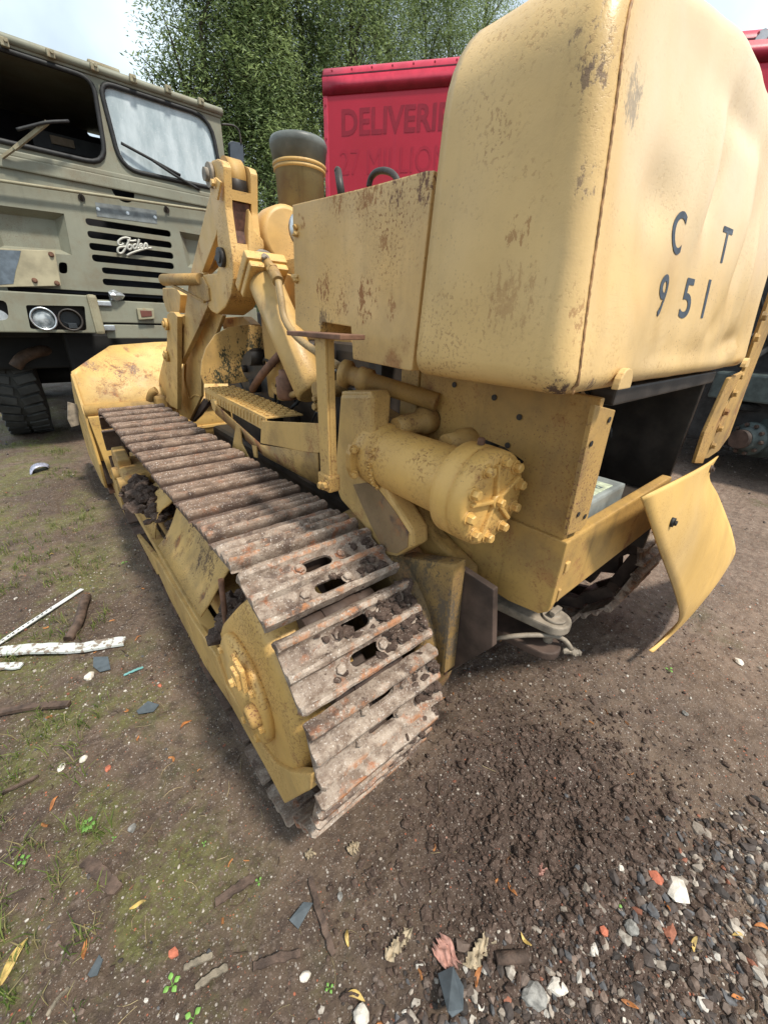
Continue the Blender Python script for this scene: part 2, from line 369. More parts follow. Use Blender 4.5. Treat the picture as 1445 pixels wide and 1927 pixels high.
def mud_mat():
    n = NT('crumbly_mud'); c = n.mix(n.rng(n.noise(28, 7, .65), .3, .7), (.052, .034, .026), (.125, .085, .066))
    c = n.mix(n.math('MULTIPLY', n.rng(n.noise(240, 2), .63, .7), .7), c, (.42, .36, .3))
    return n.done(c, .9, n.bump(n.noise(120, 5, .7), .8, .008), 0, .2)
MUD = mud_mat()

def bark():
    n = NT('bark'); c = n.mix(n.rng(n.noise(4, 6, .6, None, (6, 6, 1)), .3, .7), (.035, .03, .022), (.11, .095, .07))
    return n.done(c, .9, n.bump(n.noise(8, 6, .6, None, (6, 6, 1)), .5, .03), 0, .2)
BARK = bark()

def leafmat():
    n = NT('willow_leaves'); a = n.attr('Col'); n.b.inputs['Roughness'].default_value = .75; n.b.inputs['Specular IOR Level'].default_value = .2
    n.L(a, n.b.inputs['Base Color']); tr = n.t.nodes.new('ShaderNodeBsdfTranslucent'); n.L(a, tr.inputs['Color'])
    ms = n.t.nodes.new('ShaderNodeMixShader'); ms.inputs[0].default_value = .4
    n.L(n.b.outputs[0], ms.inputs[1]); n.L(tr.outputs[0], ms.inputs[2]); n.L(ms.outputs[0], n.t.nodes['Material Output'].inputs['Surface']); return n.m
LEAF = leafmat()

def stone_mat():
    n = NT('mixed_stone'); a = n.attr('Col'); c = n.mix(n.rng(n.noise(90, 5, .65), .3, .7), n.mix(1, a, (.62, .6, .58), 'MULTIPLY'), a)
    c = n.mix(n.math('MULTIPLY', n.rng(n.noise(30, 4, .6), .52, .68), .55), c, (.085, .06, .046))
    return n.done(c, .8, n.bump(n.noise(200, 4, .7), .35, .003), 0, .3)
STONE = stone_mat()

def ground_mat():
    n = NT('muddy_yard_soil'); p = n.pos; X, Y, Z = n.sep(p)
    base = n.mix(n.rng(n.noise(1.3, 5, .6), .35, .65), (.088, .060, .041), (.165, .116, .082))
    base = n.mix(n.math('MULTIPLY', n.rng(n.noise(17, 7, .7), .45, .62), .7), base, (.055, .037, .029))
    base = n.mix(n.math('MULTIPLY', n.rng(n.noise(60, 6, .7), .52, .66), .6), base, (.20, .15, .12))
    # drier trodden soil away to the right
    dry = n.math('MULTIPLY', n.rng(X, 1.2, 2.3), n.rng(n.noise(1.1, 4, .6), .25, .6)); base = n.mix(n.math('MULTIPLY', dry, .75), base, n.mix(n.rng(n.noise(25, 6, .7), .35, .65), (.15, .105, .078), (.28, .205, .155)))
    # damp churned soil behind the track
    d = n.math('ADD', n.math('POWER', n.math('SUBTRACT', X, .85), 2), n.math('POWER', n.math('SUBTRACT', Y, .12), 2))
    wet = n.math('MULTIPLY', n.rng(d, .30, .06), .75); base = n.mix(wet, base, n.mix(n.rng(n.noise(45, 6, .7), .35, .65), (.038, .024, .019), (.085, .057, .045)))
    # moss
    mo = n.math('MULTIPLY', n.rng(n.noise(2.6, 6, .68, dist=.4), .44, .60), n.rng(n.math('ADD', X, n.math('MULTIPLY', n.noise(1.5, 3), .5)), .52, .12))
    mo = n.math('MULTIPLY', mo, n.rng(n.noise(70, 4, .7), .3, .52)); moc = n.mix(n.rng(n.noise(35, 5, .65), .35, .65), (.070, .066, .020), (.145, .145, .045))
    c = n.mix(n.math('MULTIPLY', mo, .85), base, moc)
    mr = n.math('MULTIPLY', n.rng(n.noise(1.9, 5, .65, n.map(p, (1, 1, 1), loc=(5, 1, 2))), .60, .70), .5); c = n.mix(mr, c, (.085, .082, .035))
    # grit in many sizes and colours
    for sc, lo, hi, am, loc in ((300, .30, .12, .5, 0), (150, .24, .10, .75, 3), (75, .17, .08, .9, 7)):
        v = n.map(p, (1, 1, 1), loc=(loc, loc, 0)); dd = n.vor(sc, 'F1', 'Distance', v); cc = n.vor(sc, 'F1', 'Color', v)
        s3 = n.sep(cc); pick = n.rng(s3[0], .80, .84)
        pc = n.mix(s3[1], (.20, .15, .12), (.55, .50, .44)); pc = n.mix(n.rng(s3[2], .86, .9), pc, (.42, .13, .07))
        c = n.mix(n.math('MULTIPLY', n.math('MULTIPLY', n.rng(dd, lo + .12, lo), pick), am), c, pc)
    # puddle film
    pud = n.rng(n.noise(1.7, 4, .55, n.map(p, (1, 1, 1), loc=(2, 8, 0))), .66, .74)
    ro = n.math('SUBTRACT', n.rng(n.noise(5, 5, .6), .3, .7, .62, .95), n.math('MULTIPLY', pud, .35))
    nb = n.bump(n.noise(260, 4, .75), .55, .005); nb = n.bump(n.noise(60, 6, .7), .75, .012, nb); nb = n.bump(n.noise(14, 5, .6), .5, .03, nb)
    return n.done(c, ro, nb, 0, .3)
GROUND = ground_mat()

# ------------------------------------------------------------------ ground sheet
_perm = rng.random((256, 256))
def vnoise(x, y, s, ox=0.0, oy=0.0):
    x = x * s + ox; y = y * s + oy; xi = np.floor(x).astype(int); yi = np.floor(y).astype(int); fx = x - xi; fy = y - yi
    fx = fx * fx * (3 - 2 * fx); fy = fy * fy * (3 - 2 * fy); P = lambda a, b: _perm[a % 256, b % 256]
    return (P(xi, yi) * (1 - fx) + P(xi + 1, yi) * fx) * (1 - fy) + (P(xi, yi + 1) * (1 - fx) + P(xi + 1, yi + 1) * fx) * fy - .5
def gz(x, y):
    x = np.asarray(x, float); y = np.asarray(y, float)
    z = .05 * vnoise(x, y, .5) + .035 * vnoise(x, y, 1.7, 9) + .022 * vnoise(x, y, 4.3, 3, 7) + .010 * vnoise(x, y, 13, 5, 1) + .007 * vnoise(x, y, 31, 2, 8) + .005 * vnoise(x, y, 67, 4, 8)
    ch = np.exp(-(((x - .85) / .45) ** 2 + ((y - .10) / .36) ** 2))
    z = z + ch * (.030 + .030 * vnoise(x, y, 9, 8, 8) + .024 * vnoise(x, y, 27, 1, 4) + .016 * np.abs(vnoise(x, y, 60, 6, 4)))
    # ruts left by the grousers just behind the track
    z = z + np.exp(-((x - .75) / .35) ** 2 - ((y - .15) / .2) ** 2) * .012 * np.sin((x * .55 + y) * 46 + 9 * vnoise(x, y, 7, 3, 3)) * (vnoise(x, y, 5, 1, 9) + .4)
    # settle level below the tracks
    tr = np.maximum(np.exp(-((x - .42) / .26) ** 4), np.exp(-((x - 1.96) / .26) ** 4)) * ((y > .42) & (y < 3.6))
    z = z * (1 - .85 * tr) - .006 * tr
    far = np.clip((np.hypot(x, y) - 7) / 20, 0, 1); return z * (1 - far) - .09
def axis_pts(lo, hi, a, b, fine):
    c = list(np.arange(a, b, fine)); s = fine; v = b
    while v < hi: c.append(v); s *= 1.16; v += s
    c.append(hi); s = fine; v = a - fine
    pre = []
    while v > lo: pre.append(v); s *= 1.16; v -= s
    pre.append(lo); return np.array(pre[::-1] + c)
gx = axis_pts(-150, 150, -.62, 2.0, .0095); gy = axis_pts(-60, 250, -.45, 2.1, .0095)
GX, GY = np.meshgrid(gx, gy, indexing='ij'); GZ = gz(GX, GY)
nx, ny = len(gx), len(gy); co = np.stack([GX, GY, GZ], -1).reshape(-1, 3)
ii, jj = np.meshgrid(np.arange(nx - 1), np.arange(ny - 1), indexing='ij'); a0 = (ii * ny + jj).ravel()
quads = np.stack([a0, a0 + ny, a0 + ny + 1, a0 + 1], 1)
def np_mesh(name, co, faces, mat, cols=None, smooth=False):
    me = bpy.data.meshes.new(name); k = faces.shape[1]; me.vertices.add(len(co)); me.vertices.foreach_set('co', co.astype(np.float32).ravel())
    me.loops.add(faces.size); me.loops.foreach_set('vertex_index', faces.astype(np.int32).ravel())
    me.polygons.add(len(faces)); me.polygons.foreach_set('loop_start', np.arange(0, faces.size, k, dtype=np.int32)); me.polygons.foreach_set('loop_total', np.full(len(faces), k, dtype=np.int32))
    me.polygons.foreach_set('use_smooth', np.full(len(faces), smooth)); me.update(calc_edges=True)
    if cols is not None:
        at_ = me.color_attributes.new('Col', 'FLOAT_COLOR', 'POINT'); at_.data.foreach_set('color', np.concatenate([cols, np.ones((len(cols), 1))], 1).astype(np.float32).ravel())
    me.materials.append(mat); me.validate(); return me
gnd = link('ground', np_mesh('ground', co, quads, GROUND, smooth=True)); tag(gnd, 'dark brown muddy yard floor with moss, grit and churned soil', 'ground', kind='structure')

# ------------------------------------------------------------------ the track loader
LD = empty('track_loader', (1.18, 1.9, 0))
tag(LD, 'faded yellow tracked loader seen from its rear left corner, rusty tracks and dented fuel tank', 'track loader')

# --- shoes
PITCH = .1755; RC = .365; SY, SZ = .86, .41
def make_shoe_mesh(slots):
    if slots: prof = [(-.079, -.004), (-.081, .030), (-.075, .036), (-.066, .035), (-.059, .016), (-.052, .010), (-.022, .009), (-.015, .013), (-.009, .033), (-.001, .037), (.006, .034), (.012, .014),
            (.019, .009), (.048, .009), (.055, .014), (.061, .033), (.068, .037), (.076, .035), (.081, .022), (.083, -.006), (.076, -.008), (.068, .001), (-.070, .001), (-.076, -.006)]
    else: prof = [(-.072, -.004), (-.077, .020), (-.074, .031), (-.065, .036), (-.056, .033), (-.049, .014), (-.042, .008), (-.034, .010), (-.026, .030), (-.017, .034), (-.009, .030), (-.003, .012),
            (.004, .007), (.012, .009), (.020, .026), (.028, .030), (.036, .026), (.043, .012), (.055, .010), (.074, .013), (.079, .008), (.079, -.006), (.076, -.008), (.068, .001), (-.070, .001), (-.076, -.006)]
    bm = NB(); xs = [-.1925, -.186, -.15, -.11, -.07, -.03, 0, .03, .07, .11, .15, .186, .1925]; rings = []
    for x in xs:
        e = abs(x) > .19
        rings.append([bm.verts.new((x, s * (.965 if e else 1) + .0012 * math.sin(x * 60 + s * 90), h * (.8 if e and h > .01 else 1) * (.9 if h > .02 else 1) + .0012 * math.sin(x * 83 + s * 31))) for s, h in prof])
    n = len(prof)
    for a, b in zip(rings, rings[1:]):
        for k in range(n): bm.faces.new((a[k], b[k], b[(k + 1) % n], a[(k + 1) % n]))
    bm.faces.new(rings[0]); bm.faces.new(rings[-1][::-1])
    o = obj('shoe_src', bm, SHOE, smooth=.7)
    if slots:
        c = NB()
        for sy in (-.037, .036):
            pts = []
            for sx, a0_ in ((.030, -90), (-.030, 90)):
                for k in range(7):
                    t = R_(a0_ + k * 30); pts.append(Vector((sx + .0155 * math.cos(t), sy + .0155 * math.sin(t), -.03)))
            prism(c, pts, (0, 0, .09))
        cut(o, c)
    me = o.data; me.name = 'track_shoe'; bpy.data.objects.remove(o); return me
SH_PLAIN, SH_SLOT = make_shoe_mesh(False), make_shoe_mesh(True)
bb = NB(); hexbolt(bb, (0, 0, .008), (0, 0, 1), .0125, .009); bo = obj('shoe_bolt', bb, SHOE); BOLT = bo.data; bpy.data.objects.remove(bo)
def shoe_frames():
    out = []
    for i in range(6): out.append(('a', R_(111.6 + 27.6 * i)))
    fr = []
    for _, t in out: fr.append((SY + RC * math.cos(t), SZ + (RC if math.sin(t) > 0 else RC + .085) * math.sin(t), t))
    YI, ZI, RI = 3.10, .395, .35
    top = []; y = .906
    while y < YI: top.append((y, .775 - (y - .9) * .0135 - .006 * math.sin((y - .9) / 2.2 * math.pi), R_(90) + .0135 * -1)); y += PITCH
    s = y - YI; ang = 90 - math.degrees(s / RI); arc = []
    while ang > -90: arc.append((YI + RI * math.cos(R_(ang)), ZI + (RI if ang > 0 else RI + .085) * math.sin(R_(ang)), R_(ang))); ang -= math.degrees(PITCH / RI)
    bot = []; y = .9055
    while y < YI - .05: bot.append((y, -.040, R_(270))); y += PITCH
    return fr, top, arc, bot
def lay_track(xc, with_bolts, dy=0.0):
    fr, top, arc, bot = shoe_frames(); ch = NB()
    lst = [(f, True) for f in fr] + [(f, k == 0 and False) for k, f in enumerate(top)] + [(f, False) for f in arc] + [(f, False) for f in bot]
    for (y, z, t), slot in lst:
        o = link('track_shoe', SH_SLOT if slot else SH_PLAIN, LD)
        n = Vector((0, math.cos(t), math.sin(t))); fwd = n.cross(Vector((1, 0, 0)))   # local y runs along the chain
        m = Matrix.Identity(4); X = Vector((1, 0, 0)); Yv = n.cross(X)
        for i in range(3): m[i][0] = X[i]; m[i][1] = Yv[i]; m[i][2] = n[i]
        jit = random.uniform(-.012, .012); m = m @ Matrix.Rotation(jit, 4, 'X'); p = Vector((xc + random.uniform(-.004, .004) - (.016 if z < .05 else 0), y + dy, z)) + n * .016
        for i in range(3): m[i][3] = p[i]
        o.matrix_basis = m
        if with_bolts and not (abs(t - R_(270)) < .01):
            for bx in (-.062, .062):
                for by in ((-.037, .036) if slot else (-.038, .008)):
                    b = link('shoe_bolt', BOLT, o); b.location = (bx + by * .35, by, 0); b.rotation_euler = (0, 0, random.uniform(0, 1))
        # chain links beneath each shoe
        for sx in (-.085, .085):
            c0 = m @ Vector((sx, -.075, -.038)); c1 = m @ Vector((sx * .86, .082, -.038)); bar(ch, c0, c1, .028, .062, .008, up=n)
            cyl(ch, m @ Vector((sx * 1.2, -.09, -.04)), m @ Vector((sx * .5, -.09, -.04)), .026, seg=14)
        cyl(ch, m @ Vector((-.05, -.09, -.04)), m @ Vector((.05, -.09, -.04)), .030, seg=14)
    obj('track_chain', ch, RUSTD, LD)
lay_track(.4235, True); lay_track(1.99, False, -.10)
def sprocket(xc, SY=SY):
    bm = NB(); pts = []
    for k in range(26):
        a = 2 * math.pi * k / 26; r = .335 if k % 2 else .285; pts.append(Vector((xc - .03, SY + r * math.cos(a), SZ + r * math.sin(a))))
    prism(bm, pts, (.06, 0, 0), .006); obj('sprocket', bm, RUSTD, LD)
    bm = NB(); cyl(bm, (xc - .05, 3.1, .395), (xc + .05, 3.1, .395), .30, seg=40); cyl(bm, (xc - .09, 3.1, .395), (xc + .09, 3.1, .395), .1, seg=24); obj('idler_wheel', bm, Y_dirty, LD)
    for y in (1.25, 1.55, 1.85, 2.15, 2.45, 2.72):
        bm = NB(); lathe(bm, (xc - .1, y, .15), (xc + .1, y, .15), [(0, .09), (.03, .10), (.035, .075), (.165, .075), (.17, .10), (.2, .09)], 24); obj('track_roller', bm, RUSTD, LD)
sprocket(.4235); sprocket(1.99, SY - .10)

# --- track frame (left): long outer rail, guards
bm = NB(); pxprism(bm, [(212, 880), (240, 985), (296, 1054), (360, 1164), (407, 1237), (425, 1290), (490, 1400), (516, 1436), (546, 1452), (585, 1458), (584, 1486), (536, 1513), (500, 1445), (436, 1330), (354, 1205), (299, 1080), (284, 1090), (221, 975), (204, 890)], (.025, 0, 0), .005, x=.224)
box(bm, .24, .30, .62, 2.9, .14, .185, .004)
prism(bm, [at(*q, x=.232) for q in ((584, 1460), (584, 1487), (540, 1510), (548, 1462))], (.10, 0, 0), .004)
obj('track_frame_rail', bm, Y_mach, LD)
bm = NB(); prism(bm, [Vector(p) for p in [(.62, .6, .2), (.62, .6, .34), (.62, 2.9, .4), (.62, 2.9, .2)]], (.03, 0, 0), .006)
box(bm, .30, .62, 1.1, 2.9, .24, .40, .01); obj('track_frame_beam', bm, Y_dirty, LD)
# sprocket guard: rounded octagonal casting over the outside of the sprocket
bm = NB(); C0 = Vector((.0, SY, SZ)); rings = []
def octo(r, x, dy=0, dz=0, n=48, sq=.10):
    out = []
    for k in range(n):
        a = 2 * math.pi * k / n; rr = r * (1 + sq * (abs(math.cos(4 * a / 2 + .3)) ** 1.5 - .5)); out.append(Vector((x, SY + dy + rr * math.cos(a) * (1.06 if math.cos(a) > 0 else .98), SZ + dz + rr * math.sin(a))))
    return out
gpx = [(404, 1195), (412, 1172), (432, 1146), (455, 1124), (478, 1120), (505, 1138), (560, 1200), (600, 1290), (606, 1380), (600, 1430), (590, 1456), (575, 1474), (552, 1480), (528, 1472), (500, 1432), (478, 1392), (452, 1345), (425, 1285), (408, 1230)]
gp3 = rrect([at(*q, x=.236) for q in gpx], .03, 2)
for p in gp3:
    d_ = math.hypot(p.y - SY, p.z - SZ)
    if p.y < SY + .1 and d_ > .318: p.y = SY + (p.y - SY) * .318 / d_; p.z = SZ + (p.z - SZ) * .318 / d_
gc_ = sum(gp3, Vector()) / len(gp3)
def gring(x, k): return [Vector((x, lerp(gc_.y, p.y, k), lerp(gc_.z, p.z, k))) for p in gp3]
G = [gring(.42, 1.0), gring(.30, 1.0), gring(.262, .985), gring(.246, .95), gring(.238, .90), gring(.235, .84), gring(.233, .5), gring(.233, .08)]; NG = len(gp3)
V = [[bm.verts.new(p) for p in r] for r in G]
for a, b in zip(V, V[1:]):
    for k in range(NG): f = bm.faces.new((a[k], a[(k + 1) % NG], b[(k + 1) % NG], b[k])); f.smooth = True
bm.faces.new(V[-1]); obj('sprocket_guard', bm, Y_cast, LD)
# bearing cap on the guard
cc0 = at(449, 1300, x=.20); CYc, CZc = cc0.y, cc0.z
bm = NB(); lathe(bm, (.236, CYc, CZc), (.17, CYc, CZc), [(0, .165), (.020, .165), (.028, .155), (.032, .09), (.040, .08), (.044, .02)], 40)
cap = obj('bearing_cap', bm, Y_cast, LD)
bm = NB(); pl_ = at(450, 1272, x=.19); box(bm, .186, .2, pl_.y - .03, pl_.y + .03, pl_.z - .04, pl_.z + .04, .006); box(bm, .176, .19, pl_.y - .02, pl_.y + .02, pl_.z - .03, pl_.z + .025, .003); hexbolt(bm, (.176, pl_.y, pl_.z - .01), (-1, 0, 0), .012, .01); obj('cap_lug', bm, Y_cast, cap)
bm = NB(); pl_ = at(472, 1350, x=.19); lathe(bm, (.215, pl_.y, pl_.z), (.165, pl_.y, pl_.z), [(0, .034), (.03, .032), (.036, .024), (.037, .012), (.022, .010)], 20); obj('grease_port', bm, Y_dirty, cap)
for a in (95, 140, 185, 230, 275, 20):
    bm = NB(); hexbolt(bm, (.209, CYc + .142 * math.cos(R_(a)), CZc + .142 * math.sin(R_(a))), (-1, 0, 0), .012, .010); obj('cap_bolt', bm, Y_cast, cap)
# bent roller guard, curled at the rear end
bm = NB(); G = []
for k in range(19):
    t = k / 18; y = lerp(1.14, 1.95, t); row = []
    for j in range(9):
        s = j / 8; x = lerp(.222, .40, s ** .8); z = .335 + .0 * t + (.30 - .07 * t) * math.sin(s * 1.45) + .012 * math.sin(7 * t + 3 * s) * s
        yy = y + (.16 * (1 - s) if k == 0 else .16 * (1 - s) * (1 - t) ** 2) - .03 * math.sin(s * 5) * (t > .95)
        row.append(Vector((x, yy, z)))
    G.append(row)
grid(bm, G, .006); obj('roller_guard', bm, Y_guard, LD)
bm = NB(); G = []
for k in range(9):
    t = k / 8; y = lerp(2.04, 2.42, t)
    G.append([Vector((lerp(.225, .36, j / 6), y + .03 * math.sin(j), .33 + .22 * math.sin(j / 6 * 1.5) * (1 - .25 * t) + .015 * math.sin(k * 2 + j))) for j in range(7)])
grid(bm, G, .006); obj('roller_guard', bm, Y_guard, LD)
bm = NB(); cyl(bm, (.25, 1.09, .30), (.27, 1.10, .60), .009, seg=10); box(bm, .235, .285, 1.07, 1.12, .30, .312, .003); obj('guard_stay', bm, RUST, LD)
bm = NB(); box(bm, .21, .40, 2.55, 2.95, .34, .52, .03); cyl(bm, (.18, 2.6, .45), (.26, 2.6, .45), .045); cyl(bm, (.18, 2.8, .46), (.26, 2.8, .46), .04)
prism(bm, [Vector(p) for p in [(.215, 2.75, .40), (.215, 2.98, .36), (.215, 3.02, .50), (.215, 2.9, .60), (.215, 2.72, .56)]], (.07, 0, 0), .01); obj('idler_yoke', bm, Y_dirty, LD)
# packed mud on the frame
def mudheap(name, cx, cy, cz, sx, sy, sz, n, rmin, rmax, seed, parent=LD):
    bm = NB(); rr = random.Random(seed)
    for i in range(n):
        u, v = rr.gauss(0, .45), rr.gauss(0, .45); q = max(0, 1 - (u * u + v * v) * .8)
        rock(bm, (cx + u * sx, cy + v * sy, cz + q * sz * rr.uniform(.5, 1)), rr.uniform(rmin, rmax), .7, 1, seed * 1000 + i)
    return obj(name, bm, MUD, parent)
mudheap('packed_mud', .27, 2.42, .40, .09, .30, .12, 150, .012, .04, 3)
mudheap('packed_mud', .33, 1.09, .34, .10, .12, .18, 110, .012, .04, 4)
mudheap('packed_mud', .30, 2.2, .38, .07, .2, .09, 80, .01, .03, 5)

# --- fuel tank at the rear
TX0, TX1, TZ0 = .575, 1.80, 1.258
def tank_outline(n=200):
    pts = []
    def arc(cx, cz, rx, rz, a0_, a1, k):
        for i in range(k): a = R_(a0_ + (a1 - a0_) * i / (k - 1)); pts.append((cx + rx * math.cos(a), cz + rz * math.sin(a)))
    arc(TX0 + .04, TZ0 + .04, .04, .04, 180, 270, 7); 
    for i in range(1, 30): pts.append((lerp(TX0 + .04, TX1 - .04, i / 30), TZ0))
    arc(TX1 - .04, TZ0 + .04, .04, .04, 270, 360, 7)
    for i in range(1, 14): pts.append((TX1, lerp(TZ0 + .04, 1.64, i / 14)))
    arc(TX1 - .13, 1.64, .13, .128, 0, 75, 8)
    for i in range(1, 30):
        t = i / 30; x = lerp(TX1 - .096, TX0 + .096, t); pts.append((x, 1.758 + .068 * math.sin(math.pi * t)))
    arc(TX0 + .13, 1.64, .13, .128, 105, 180, 8)
    for i in range(1, 14): pts.append((TX0, lerp(1.64, TZ0 + .04, i / 14)))
    return pts
def tank_rear(x, z):
    y = .278 + .115 * (z - TZ0)
    for cx, cz, sx, sz, d in ((.83, 1.545, .075, .05, .012), (.80, 1.46, .05, .06, .007), (1.02, 1.60, .03, .10, -.009), (1.09, 1.62, .028, .09, .012), (1.30, 1.58, .04, .13, -.010), (1.38, 1.56, .03, .11, .013),
                             (1.48, 1.5, .035, .12, -.012), (1.27, 1.36, .02, .03, .008), (1.50, 1.33, .10, .03, .010), (1.56, 1.315, .03, .025, -.012), (.69, 1.5, .03, .15, .004), (1.2, 1.31, .25, .03, .004), (1.18, 1.72, .2, .03, .006), (.94, 1.36, .02, .08, .003)):
        y += 1.5 * d * math.exp(-((x - cx) / sx) ** 2 - ((z - cz) / sz) ** 2)
    return y + .0035 * math.sin(9 * x + 4 * z) + .002 * math.sin(17 * x - 11 * z) + .0012 * math.sin(41 * x + 3 * z)
OUT = tank_outline(); OC = (1.19, 1.5)
def inset(r):
    n = len(OUT); res = []
    for i in range(n):
        (ax, az_), (bx, bz) = OUT[i - 1], OUT[(i + 1) % n]; dx, dz = bx - ax, bz - az_; L = math.hypot(dx, dz) or 1
        res.append((OUT[i][0] - dz / L * r, OUT[i][1] + dx / L * r))
    return res
bm = NB(); rings = []; RD = .032
def side_dent(x, y, z): return .004 * math.sin(6 * z + 5 * y) + .0015 * math.sin(20 * z + 3 * y) - .006 * math.exp(-((z - 1.5) / .12) ** 2 - ((y - .45) / .08) ** 2)
for k in range(0, 15):
    t = k / 14; rings.append([Vector((x + (side_dent(x, lerp(.585, .3, t), z) if x < .7 else 0) * math.sin(math.pi * t), lerp(.59 - .08 * max(0, z - TZ0), tank_rear(x, z) + RD, t), z)) for x, z in OUT])
for k in range(1, 7):
    a = math.pi / 2 * k / 6; ins = inset(RD * (1 - math.cos(a))); rings.append([Vector((x, tank_rear(x, z) + RD * (1 - math.sin(a)), z)) for x, z in ins])
insd = inset(RD + .006)
for k in range(1, 40):
    t = 1 - k / 40; rings.append([Vector((lerp(OC[0], x, t), tank_rear(lerp(OC[0], x, t), lerp(OC[1], z, t)), lerp(OC[1], z, t))) for x, z in insd])
V = [[bm.verts.new(p) for p in r] for r in rings]; n = len(OUT)
for a, b in zip(V, V[1:]):
    for k in range(n): f = bm.faces.new((a[k], a[(k + 1) % n], b[(k + 1) % n], b[k])); f.smooth = True
bm.faces.new(V[-1]); bm.faces.new(V[0][::-1])
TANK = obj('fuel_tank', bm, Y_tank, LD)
# weld seam just inside the rounded rear edge of the tank
bm = NB(); P = []
for i, (x, z) in enumerate(inset(RD + .004)):
    P.append(Vector((x + .0015 * math.sin(i * 3.1), tank_rear(x, z) - .0005, z)))
s0 = [p for p in P if p.x < .75]
lo = [p for p in s0 if p.z < 1.75 and p.x < .625]; lo.sort(key=lambda p: p.z)
pts = []
for k in range(90):
    z = lerp(1.262, 1.70, k / 89); x = TX0 + RD + .004 + (.0 if z < 1.64 else (z - 1.64) ** 2 * 4) + .0006 * math.sin(k * 1.7); pts.append(Vector((x, tank_rear(x, z) - .0005 + (.006 if z < 1.275 else 0), z)))
tube(bm, pts, .0032, 6, sub=1, rad=lambda t: .0018 + .0009 * abs(math.sin(t * 160))); obj('weld_seam', bm, SEAM, TANK)
def letter(s, cx, cz, h, wx, shear=0):
    b = text_pts(s, 1.0, 0, 0, 6, .012); bmesh.ops.triangulate(b, faces=b.faces[:]); bmesh.ops.subdivide_edges(b, edges=b.edges[:], cuts=2)
    xs_ = [v.co.x for v in b.verts]; ys_ = [v.co.y for v in b.verts]; sx = wx / max(1e-6, max(xs_) - min(xs_)); sz = h / (max(ys_) - min(ys_)); mx_ = (max(xs_) + min(xs_)) / 2; mz_ = (max(ys_) + min(ys_)) / 2
    for v in b.verts:
        z = cz + (v.co.y - mz_) * sz; x = cx + (v.co.x - mx_) * sx + shear * (z - cz); v.co = Vector((x, tank_rear(x, z) - .0010, z))
    obj('painted_letter', b, LETTER, TANK, recalc=False)
LT = dict(C=(1276, 438, 95, .055), T=(1363, 462, 80, .055), n9=(1246, 557, 85, .05), n5=(1291, 562, 80, .05), n1=(1327, 563, 78, .014))
for k, (px, py, ph, wx) in LT.items():
    p = at(px, py, y=.30)
    for _ in range(4): p = at(px, py, y=tank_rear(p.x, p.z))
    q = at(px, py - ph / 2, y=p.y); q2 = at(px, py + ph / 2, y=p.y)
    letter({'C': 'C', 'T': 'T', 'n9': '9', 'n5': '5', 'n1': '1'}[k], p.x, p.z, q.z - q2.z, wx)
# half-round tabs folded over the lower rear edge
for px, py in ((1165, 722), (1396, 690)):
    p = at(px, py, y=.272); bm = NB(); pts = []
    for k in range(9): a = math.pi * k / 8; pts.append(Vector((p.x + .026 * math.cos(a), .262, p.z + .0 + .026 * math.sin(a))))
    pts += [Vector((p.x - .026, .262, 1.262)), Vector((p.x + .026, .262, 1.262))]
    prism(bm, pts, (0, .012, 0), .002); obj('tank_tab', bm, Y_tank, LD)

# --- side box ahead of the tank
bm = NB(); pxs = [(550, 385), (684, 353), (742, 337), (800, 321), (816, 320), (812, 360), (775, 697), (770, 698), (664, 676), (660, 615), (606, 606), (600, 640), (578, 628), (556, 610)]
pxprism(bm, pxs, (.30, 0, 0), .003, x=.60); obj('side_box', bm, Y_side, LD)
bm = NB()
for px, py in ((557, 428), (558, 440), (557, 520), (558, 527)): rock(bm, at(px, py, x=.598), .012, .6, 1, px + py)
obj('weld_blob', bm, Y_side, LD)

# --- hull: side plate, rear beam, corner flanges
HX = .80
bm = NB(); prism(bm, [Vector(p) for p in [(HX, .312, .93), (HX, .312, 1.235), (HX, .795, 1.255), (HX, .795, .80), (HX, .5, .80), (HX, .312, .80)]], (.018, 0, 0), .003)
HP = obj('hull_plate', bm, Y_hull, LD)
c = NB(); p = at(815, 795, x=HX); cyl(c, (HX - .05, p.y, p.z + .012), (HX + .06, p.y, p.z + .012), .024, seg=20); cut(HP, c)
c = NB(); prism(c, [Vector((HX - .05, q.y, q.z)) for q in [at(*w2, x=HX) for w2 in ((838, 822), (872, 813), (910, 826), (950, 842), (985, 868), (970, 900), (940, 920), (860, 880))]], (.12, 0, 0)); cut(HP, c)
bm = NB(); prism(bm, [Vector(p) for p in [(HX - .004, .80, 1.25), (HX - .004, .87, 1.25), (HX - .004, .87, .80), (HX - .004, .80, .80)]], (.03, 0, 0), .004); obj('hull_stiffener', bm, Y_mach, LD)
bm = NB(); pxprism(bm, [(1120, 762), (1158, 772), (1150, 800), (1103, 985), (1092, 998), (1066, 1008)], (0, .010, 0), .002, y=.300)
FL = obj('corner_flange', bm, Y_dirty, LD)
for px, py in ((1146, 790), (1112, 835), (1088, 968), (1100, 972)):
    bm = NB(); p = at(px, py, y=.2985); cyl(bm, p, p + Vector((0, -.001, 0)), .006, seg=12); obj('bolt_hole', bm, BLACK, FL)
for px, py in ((855, 724), (930, 748), (977, 785), (955, 838)):
    bm = NB(); p = at(px, py, x=HX - .0015); cyl(bm, p, p - Vector((.002, 0, 0)), .007, seg=12); obj('bolt_hole', bm, STEEL_D, HP)
